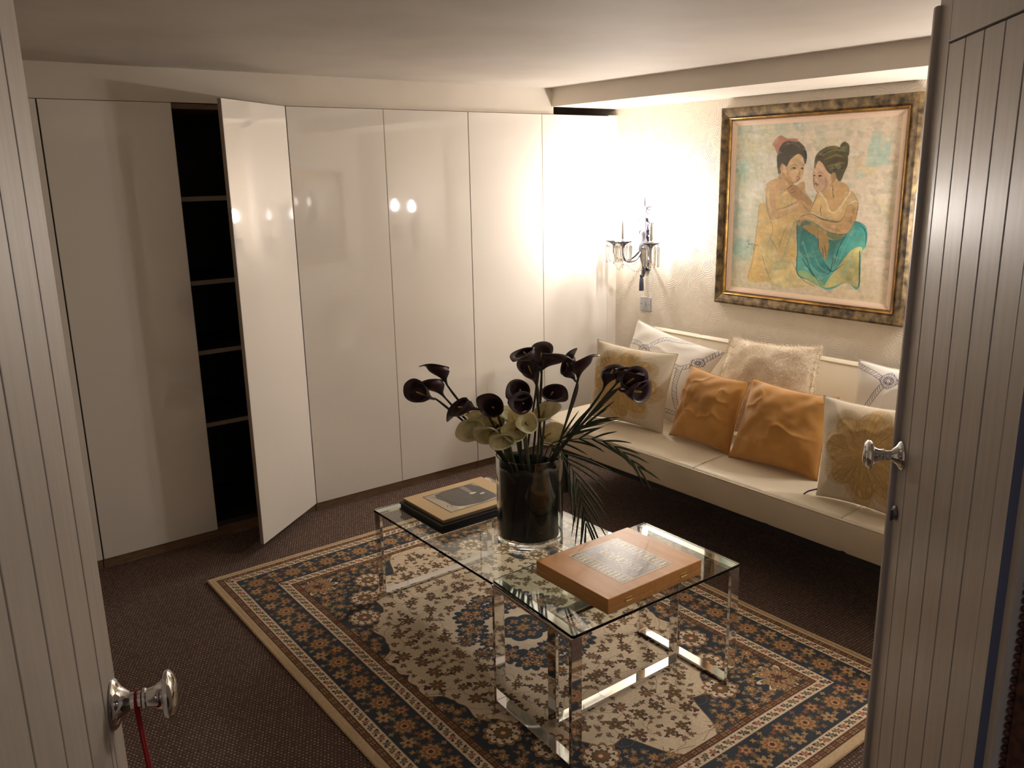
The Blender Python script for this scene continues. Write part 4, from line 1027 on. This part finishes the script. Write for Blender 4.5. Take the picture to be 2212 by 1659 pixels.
# ------------------------------------------------------------------ painting
def painting_image():
    Wd, Hd = 900, 860
    # trace coordinates are in a study sketch; map them to the canvas rectangle
    src = np.array([(178, 290), (1345, 190), (1255, 1535), (140, 1385)], float); dst = np.array([(0, 0), (Wd, 0), (Wd, Hd), (0, Hd)], float)
    A = []; b_ = []
    for (x, y), (u, v) in zip(src, dst):
        A.append([x, y, 1, 0, 0, 0, -u*x, -u*y]); b_.append(u); A.append([0, 0, 0, x, y, 1, -v*x, -v*y]); b_.append(v)
    Hm = np.linalg.solve(np.array(A), np.array(b_)); Hm = np.append(Hm, 1).reshape(3, 3)
    def T(P):
        r = []
        for x, y in P:
            q = Hm @ np.array([x, y, 1.]); r.append((q[0]/q[2], q[1]/q[2]))
        return r
    im = Img(Wd, Hd, (220, 206, 182))
    Y, X = np.mgrid[0:Hd, 0:Wd]; x = X/Wd; y = Y/Hd
    n1 = fbm(x*4, y*5, 4, 1); n2 = fbm(x*9+3, y*7, 4, 4); n3 = fbm(x*3+8, y*14, 4, 9)
    full = (slice(0, Hd), slice(0, Wd))
    im.put(full, np.clip(.75-x*1.3+n1*.6, 0, 1)*.85, (178, 188, 164)); im.put(full, smst(.05, .4, fbm(x*6+y*3, y*9-x*4, 4, 41))*.55*(x < .75), (216, 214, 204)); im.put(full, smst(.1, .45, fbm(x*10+9, y*4+3, 4, 55))*.5*np.clip(1-x*2.2, 0, 1), (104, 168, 158)); im.put(full, smst(.1, .4, fbm(x*5+29, y*8+3, 3, 61))*.4, (206, 192, 140)); im.put(full, smst(.15, .5, n2)*np.clip(.8-x, 0, 1)*.9, (160, 190, 180))
    im.put(full, smst(.1, .5, n3)*smst(.45, .9, x)*.45, (226, 196, 180)); im.put(full, smst(.25, .5, fbm(x*7+2, y*5+9, 3, 12))*(x > .55)*(x < .95)*.55*smst(.9, .6, y), (150, 196, 186))
    im.put(full, smst(.2, .5, fbm(x*12+2, y*6+1, 3, 19))*.35*(x < .55)*(y < .55), (226, 222, 214)); im.put(full, smst(.70, 1, y+.1*n1)*.5, (222, 202, 168))
    sk, sk2, dk = (196, 160, 112), (176, 136, 90), (60, 46, 38)
    def poly(P, c, a=1, v=.12, s=2): im.poly(T(P), c, a, 4, s, v)
    def st(P, w_, c, a=.8): im.stroke(T(P), w_, c, a, 6, True, 1.2)
    # left figure
    poly([(330, 830), (385, 815), (440, 850), (600, 850), (650, 900), (600, 960), (595, 1100), (600, 1290), (560, 1340), (420, 1350), (260, 1345), (285, 1200), (315, 1000)], (206, 174, 110), .95, .2)
    poly([(340, 1130), (420, 1040), (500, 1200), (590, 1210), (590, 1310), (720, 1390), (420, 1380), (370, 1250)], (192, 178, 126), .8, .3)
    poly([(480, 590), (560, 640), (565, 710), (490, 730), (462, 650)], sk2)
    poly([(380, 700), (430, 650), (500, 650), (560, 700), (640, 660), (655, 740), (700, 795), (690, 830), (620, 870), (560, 850), (440, 860), (385, 830)], sk)
    poly([(445, 760), (540, 740), (610, 830), (560, 850), (440, 860)], (208, 178, 116), .9)
    poly([(375, 715), (400, 668), (440, 710), (452, 850), (520, 838), (610, 790), (695, 815), (700, 870), (650, 885), (560, 872), (440, 922), (402, 900), (385, 820)], sk)
    poly([(540, 700), (590, 690), (640, 745), (700, 800), (690, 838), (640, 800), (570, 775), (532, 735)], sk2)
    poly([(500, 560), (540, 500), (600, 468), (640, 490), (642, 560), (636, 612), (612, 655), (580, 672), (540, 650), (500, 605)], (204, 170, 126))
    poly([(458, 600), (452, 500), (470, 425), (520, 380), (590, 383), (640, 420), (660, 480), (648, 545), (632, 495), (598, 470), (545, 512), (520, 560), (492, 545), (478, 605)], (62, 56, 46), 1, .5)
    poly([(418, 405), (470, 348), (520, 368), (592, 368), (592, 392), (520, 388), (470, 430), (456, 475), (430, 425)], (164, 110, 92), .9, .3)
    poly([(478, 545), (494, 540), (498, 575), (486, 600), (474, 580)], sk2)
    for P in ([(548, 555), (572, 545), (594, 556)], [(618, 552), (634, 548), (640, 556)]): st(P, 3, (96, 72, 54), .7)
    st([(552, 573), (572, 566), (590, 575)], 5, (48, 36, 30)); im.flower(*T([(574, 573)])[0], 3.6, 3, [(1, (44, 32, 28))], 0, 0); st([(616, 572), (628, 566), (637, 574)], 5, (48, 36, 30)); im.flower(*T([(628, 573)])[0], 3.2, 3, [(1, (44, 32, 28))], 0, 0); st([(606, 575), (614, 612), (600, 618)], 3, (130, 92, 66)); st([(580, 636), (596, 628), (610, 638), (596, 650), (582, 642)], 6, (140, 66, 56))
    for P in ([(375, 715), (385, 820), (402, 900), (440, 922), (560, 875)], [(450, 765), (560, 690), (500, 720)], [(440, 855), (520, 838), (610, 790)], [(610, 790), (650, 840), (690, 870)], [(540, 740), (530, 715), (548, 700), (590, 692)], [(548, 718), (580, 712)], [(556, 738), (590, 730)]): st(P, 3, (92, 70, 50), .7)
    for P in ([(500, 1200), (560, 1000), (600, 900)], [(460, 1130), (410, 1050)], [(330, 840), (300, 1150), (262, 1330)], [(400, 900), (430, 1000), (390, 1100)], [(470, 1140), (490, 1060), (530, 960)], [(345, 1130), (380, 1250), (430, 1370)], [(560, 1200), (640, 1340), (760, 1410)]): st(P, 5, (138, 112, 64), .6)
    for P in ([(420, 1240), (500, 1210), (590, 1230)], [(440, 1270), (520, 1260)], [(560, 960), (540, 1100), (500, 1200)]): st(P, 16, (140, 176, 150), .45)
    # right figure
    poly([(770, 720), (830, 670), (890, 660), (965, 715), (880, 870), (815, 865), (780, 800)], sk)
    poly([(735, 740), (770, 745), (800, 800), (818, 868), (880, 870), (968, 725), (1028, 790), (1028, 850), (1012, 945), (960, 965), (880, 955), (770, 905), (690, 860), (715, 790)], (206, 176, 124), 1, .15)
    poly([(595, 945), (640, 990), (740, 1015), (860, 1070), (950, 1020), (985, 950), (1035, 940), (1098, 990), (1095, 1110), (1062, 1170), (1045, 1415), (960, 1370), (850, 1418), (780, 1405), (690, 1350), (600, 1300), (603, 1150)], (78, 146, 136), 1, .45)
    poly([(596, 940), (640, 925), (720, 950), (760, 1000), (700, 1010), (640, 1000), (600, 970)], (96, 132, 104), 1, .2)
    poly([(1065, 1120), (1052, 1200), (1040, 1400), (960, 1370), (860, 1400), (800, 1390), (900, 1250), (990, 1140)], (196, 182, 120), .9, .3)
    poly([(640, 1280), (720, 1320), (800, 1390), (760, 1400), (690, 1350), (600, 1300)], (150, 168, 110), .8, .3)
    poly([(640, 990), (720, 1010), (760, 1090), (800, 1230), (850, 1280), (780, 1300), (700, 1240), (620, 1140)], (40, 112, 112), .7, .3)
    poly([(985, 960), (1040, 950), (1085, 1000), (1000, 1080), (900, 1200), (860, 1160), (930, 1060)], (72, 164, 158), .8, .2)
    poly([(690, 890), (790, 920), (900, 940), (950, 1000), (880, 1070), (780, 1030), (700, 980)], (128, 136, 92), 1, .2)
    poly([(955, 830), (1022, 815), (1012, 925), (965, 1010), (900, 1030), (800, 1000), (720, 945), (650, 930), (618, 965), (603, 942), (630, 900), (700, 885), (780, 925), (880, 945), (925, 915)], sk)
    poly([(690, 960), (745, 985), (800, 1010), (825, 1080), (822, 1140), (800, 1212), (778, 1165), (752, 1135), (745, 1060), (640, 980)], (172, 142, 88))
    poly([(715, 530), (745, 518), (772, 545), (812, 590), (828, 640), (815, 702), (780, 732), (745, 740), (716, 705), (708, 650), (705, 600)], (208, 172, 140))
    poly([(712, 525), (730, 470), (780, 430), (850, 412), (902, 430), (945, 470), (948, 545), (922, 605), (895, 660), (868, 642), (860, 605), (830, 612), (800, 585), (768, 535), (738, 520), (716, 575)], (74, 68, 44), 1, .5)
    poly([(895, 402), (925, 383), (957, 408), (957, 470), (930, 492), (905, 472), (892, 430)], (70, 66, 44), 1, .4)
    for P in ([(760, 480), (830, 440), (890, 445)], [(780, 510), (860, 480), (920, 490)], [(800, 560), (870, 540), (930, 530)]): st(P, 12, (138, 128, 66), .6)
    for P in ([(740, 500), (800, 450), (870, 430)], [(800, 580), (880, 580), (930, 560)]): st(P, 6, (34, 28, 22), .7)
    poly([(832, 608), (858, 600), (864, 640), (842, 676), (828, 650)], sk2)
    st([(736, 606), (756, 598), (776, 610)], 3, (100, 74, 56), .7); st([(708, 602), (718, 600)], 3, (100, 74, 56), .7); st([(740, 624), (756, 618), (772, 628)], 5, (48, 36, 30)); im.flower(*T([(753, 625)])[0], 3.6, 3, [(1, (44, 32, 28))], 0, 0); st([(708, 621), (719, 619)], 4, (48, 36, 30))
    st([(722, 620), (710, 650), (722, 662), (732, 660)], 3, (130, 88, 66)); st([(712, 684), (722, 676), (740, 684), (724, 694)], 7, (134, 64, 60)); st([(716, 530), (705, 600), (708, 650), (716, 705), (745, 738), (800, 715)], 3, (96, 66, 50), .7)
    im.stroke(T([(755, 738), (800, 800), (822, 862), (878, 866), (968, 735)]), 9, (224, 208, 168), .95, 3); st([(955, 820), (1000, 795), (1028, 800)], 5, (226, 212, 176), .9)
    for P in ([(955, 830), (925, 915), (880, 945), (780, 925), (700, 885), (630, 900), (605, 940)], [(1012, 925), (965, 1010), (900, 1030), (800, 1000), (720, 945)], [(1025, 800), (1028, 850), (1012, 925)], [(740, 740), (715, 800), (690, 860)], [(840, 690), (850, 770)], [(620, 965), (612, 935), (640, 920)], [(632, 962), (628, 940), (660, 925)], [(745, 1000), (750, 1100), (770, 1170)], [(778, 1120), (790, 1190)], [(795, 1110), (808, 1180)], [(770, 900), (760, 860), (770, 820)]): st(P, 3.5, (76, 54, 40), .75)
    for P in ([(600, 960), (604, 1150), (606, 1300), (690, 1350)], [(660, 1160), (700, 1280), (780, 1390)], [(640, 1200), (720, 1320)], [(800, 1230), (850, 1290), (930, 1240)], [(860, 1160), (840, 1290), (800, 1310)], [(1040, 960), (1090, 1010), (1090, 1110)], [(1050, 1150), (1048, 1400)], [(950, 1020), (900, 1120), (860, 1250)]): st(P, 6, (24, 66, 70), .65)
    for P in ([(700, 1100), (760, 1250), (840, 1300)], [(1000, 1000), (940, 1120), (880, 1260)], [(640, 1080), (700, 1240)], [(990, 1200), (930, 1330)]): st(P, 8, (120, 190, 176), .5)
    for P in ([(250, 1080), (262, 1075), (268, 1110)], [(258, 1095), (290, 1090)], [(280, 1085), (285, 1105), (300, 1092), (305, 1108), (318, 1095), (330, 1108), (345, 1098)], [(250, 1120), (258, 1112), (268, 1122)], [(295, 1110), (300, 1135)]): st(P, 2.5, (50, 46, 44), .9)
    # face modelling and loose highlights
    for P, c, w2, al in (([(520, 560), (530, 620), (560, 655)], (168, 128, 92), 14, .5), ([(560, 600), (590, 590)], (226, 190, 150), 14, .5), ([(620, 500), (634, 530)], (222, 190, 150), 12, .5), ([(600, 655), (560, 672)], (150, 110, 80), 8, .5),
                         ([(790, 620), (800, 690), (770, 728)], (170, 126, 96), 14, .5), ([(730, 650), (740, 665)], (232, 196, 166), 16, .5), ([(740, 560), (770, 575)], (230, 196, 160), 14, .5), ([(400, 700), (396, 800), (420, 880)], (220, 190, 142), 14, .5),
                         ([(470, 870), (600, 820)], (216, 186, 140), 10, .5), ([(1000, 850), (980, 940)], (160, 118, 74), 16, .5), ([(820, 985), (900, 1005)], (158, 118, 76), 12, .5), ([(650, 905), (760, 935)], (218, 184, 134), 10, .5),
                         ([(490, 420), (560, 400), (620, 440)], (104, 96, 66), 8, .6), ([(470, 480), (500, 440)], (30, 26, 22), 8, .6), ([(640, 440), (655, 500)], (30, 26, 22), 8, .7)):
        st(P, w2, c, al)
    # loaded-brush wobble of every edge
    dx = (fbm(x*34, y*34, 3, 71)*3+fbm(x*9, y*9, 2, 75)*3).astype(int); dy = (fbm(x*34, y*34, 3, 81)*3+fbm(x*9, y*9, 2, 85)*3).astype(int)
    im.a = im.a[np.clip(Y+dy, 0, Hd-1), np.clip(X+dx, 0, Wd-1)]
    im.put(full, smst(.12, .5, fbm(x*26+y*8, y*30-x*10, 3, 91))*.22, (236, 226, 200)); im.put(full, smst(.15, .5, fbm(x*22-y*8, y*26, 3, 95))*.16, (110, 124, 104))
    a = im.a*(1+.06*fbm(x*60, y*60, 3, 33)[..., None]+.03*fbm(x*8, y*90, 2, 2)[..., None])
    return a
def painting():
    y0, y1, z0, z1 = 1.963, 3.047, .953, 1.977; X = XR
    cy, cz = (y0+y1)/2, (z0+z1)/2
    t = thing('framed_painting', 'large framed painting of two seated women in yellow and teal, above the sofa', 'painting', (X, cy, cz))
    hy, hz = (y1-y0)/2, (z1-z0)/2
    # local: x negative = into the room, picture left = +y
    def ring(name, a0, a1, d0, d1, m, bead=False):
        """mitred moulding between inset a0 and a1, face heights d0 (outer), d1 (inner)"""
        bm = bmesh.new(); prof = [(a0, 0), (a0, d0*.8), (a0+.2*(a1-a0), d0), (a0+.5*(a1-a0), (d0+d1)*.5+.001), (a0+.8*(a1-a0), d1), (a1, d1*.85), (a1, 0)]
        rings = []
        for a, d in prof:
            rings.append([bm.verts.new((-d, s1*(hy-a), s2*(hz-a))) for s1, s2 in ((1, 1), (-1, 1), (-1, -1), (1, -1))])
        for p, q in zip(rings, rings[1:]):
            for k in range(4): bm.faces.new((p[k], p[(k+1) % 4], q[(k+1) % 4], q[k]))
        return obj(name, bm, m, t)
    ring('frame', 0, .052, .040, .032, M['gframe']); ring('gilt_lip', .052, .064, .034, .026, M['gilt']); ring('liner', .064, .094, .024, .018, M['liner'])
    a = .092; me = bpy.data.meshes.new('canvas'); v = [(-.014, hy-a, -hz+a), (-.014, -hy+a, -hz+a), (-.014, -hy+a, hz-a), (-.014, hy-a, hz-a)]
    me.from_pydata(v+[(-.002, p[1], p[2]) for p in v], [], [(0, 1, 2, 3), (4, 7, 6, 5), (0, 4, 5, 1), (1, 5, 6, 2), (2, 6, 7, 3), (3, 7, 4, 0)])
    l = me.uv_layers.new(name='UVMap')
    for i, q in enumerate([(0, 0), (1, 0), (1, 1), (0, 1)]): l.data[i].uv = q
    me.materials.append(img_mat('oil_paint', painting_image(), .5, fine=60, bstr=.15, bdist=.002)); o = bpy.data.objects.new('canvas', me); C.objects.link(o); o.parent = t
painting()

# ------------------------------------------------------------------ wall switch
def switch():
    t = thing('wall_switch', 'square grey wall switch plate under the crystal wall light', 'switch', (XR, 3.594, .878))
    boxo('plate', (-.009, -.043, -.043), (0, .043, .043), M['plate'], t, .003)
    boxo('rocker', (-.012, -.006, -.010), (-.008, .006, .012), M['plate'], t, .001)
    for s in (-1, 1):
        bm = bmesh.new(); lathe(bm, [(0, 0), (.003, 0), (.003, .001), (0, .0015)], (-.009, s*.030, 0), (-1, 0, 0), 12); obj('screw', bm, M['screw'], t)
switch()

# ------------------------------------------------------------------ crystal wall lights
def sconce(y0, label):
    t = thing('wall_light', label, 'wall light', (XR, y0, 1.20), 0, 'crystal wall lights')
    # backplate: tall turned half-column with scrolls
    bm = bmesh.new(); box(bm, (-.012, -.022, -.12), (0, .022, .23), .005)
    lathe(bm, [(0, -.16), (.006, -.15), (.014, -.12), (.010, -.09), (.02, -.06), (.03, -.02), (.034, .02), (.026, .05), (.014, .08), (.020, .10), (.012, .13), (.008, .2), (.014, .25), (.008, .27), (.003, .31), (0, .32)], (-.03, 0, 0), n=16)
    obj('backplate', bm, M['silver'], t, True, .7)
    for s in (1, -1):
        for zz, rr in ((.17, .035), (.235, .028), (.10, .03)):
            bm = bmesh.new(); tube(bm, [(-.018, s*(.010+rr*.7+rr*(1-k/26)*math.cos(k*.42+PI)), zz+rr*(1-k/26)*math.sin(k*.42)) for k in range(22)], .0042, 6); obj('scroll', bm, M['silver'], t, True)
    spots = [(-.205, 0), (-.135, .148), (-.125, -.145)]
    for k, (ax, ay) in enumerate(spots):
        zd = .055 if k else .062
        bm = bmesh.new(); tube(bm, catmull([(-.035, 0, .03), (ax*.45, ay*.45, -.045), (ax*.85, ay*.85, -.05), (ax, ay, -.01), (ax, ay, zd-.02)], 8), .0058, 8); obj('arm', bm, M['silver'], t, True)
        bm = bmesh.new(); lathe(bm, [(0, -.035), (.008, -.03), (.012, -.018), (.024, -.008), (.048, .003), (.0505, .008), (.046, .009), (.018, .003), (0, .003)], (ax, ay, zd), n=24)
        for b in range(28):
            a = 2*PI*b/28; lathe(bm, [(0, -.003), (.0028, 0), (0, .003)], (ax+.0495*math.cos(a), ay+.0495*math.sin(a), zd+.003), n=5)
        dish = obj('drip_dish', bm, M['silver'], t, True, .8)
        bm = bmesh.new(); lathe(bm, [(.011, .004), (.014, .012), (.007, .018), (.011, .026), (.008, .12), (.010, .125), (0, .127)], (ax, ay, zd), n=14); obj('candle_sleeve', bm, M['candle'], t, True, .8)
        bm = bmesh.new(); lathe(bm, [(0, .126), (.010, .128), (.0165, .142), (.0185, .156), (.016, .172), (.009, .190), (.003, .202), (0, .205)], (ax, ay, zd), n=16); obj('bulb', bm, M['bulb'], t, True)
        for b in range(12):
            a = 2*PI*b/12+.2; x, y = ax+.046*math.cos(a), ay+.046*math.sin(a); L = .092+.010*((b*3+k) % 3)
            bm = bmesh.new(); lathe(bm, [(0, .0), (.004, -.003), (.004, -.008), (0, -.011)], (x, y, zd-.002), n=6); lathe(bm, [(0, -.013), (.0055, -.018), (.0070, -.03), (.0044, -.013-L), (0, -.02-L)], (x, y, zd-.002), n=6)
            obj('crystal_drop', bm, M['crystal'], dish)
        bm = bmesh.new(); lathe(bm, [(0, 0), (.003, -.006), (.008, -.022), (.006, -.030), (0, -.036)], (ax, ay, zd-.115), n=8); tube(bm, [(ax, ay, zd-.03), (ax, ay, zd-.115)], .0008, 4); obj('pendant_crystal', bm, M['crystal'], t)
    # bead swags between dishes and back
    for (a, b, sag) in ((spots[1], spots[0], .075), (spots[0], spots[2], .075), (spots[2], (-.03, -.01), .06), (spots[1], (-.03, .01), .06)):
        bm = bmesh.new()
        for q in np.linspace(0, 1, 15):
            x = a[0]+(b[0]-a[0])*q; y = a[1]+(b[1]-a[1])*q; z = -.03-sag*4*q*(1-q)
            lathe(bm, [(0, -.005), (.0042, -.001), (.0042, .001), (0, .005)], (x, y, z), n=6)
        obj('bead_swag', bm, M['crystal'], t)
    bm = bmesh.new(); tube(bm, [(-.05, -.005, -.10), (-.052, -.005, -.14)], .0025, 6); lathe(bm, [(0, -.135), (.010, -.14), (.012, -.15), (.008, -.158), (.012, -.165), (.014, -.20), (.015, -.235), (0, -.236)], (-.052, -.005, 0), n=14)
    obj('tassel', bm, M['tassel'], t, True, .8)
sconce(3.59, 'three-arm crystal wall light in the corner beside the wardrobes')
sconce(1.475, 'three-arm crystal wall light on the sofa wall beyond the entrance door')

# gold-framed mirror on the entrance wall (seen only as a reflection in the gloss doors)
def mirror():
    t = thing('gilt_mirror', 'gold-framed mirror on the entrance wall, reflected in the gloss wardrobe door', 'mirror', (3.33, YF, 1.30))
    boxo('mirror_glass', (-.22, .005, -.36), (.22, .010, .36), M['mirror'], t)
    for lo, hi in (((-.26, 0, .36), (.26, .03, .40)), ((-.26, 0, -.40), (.26, .03, -.36)), ((-.26, 0, -.36), (-.22, .03, .36)), ((.22, 0, -.36), (.26, .03, .36))):
        boxo('frame_bar', lo, hi, M['gilt'], t, .004)
mirror()
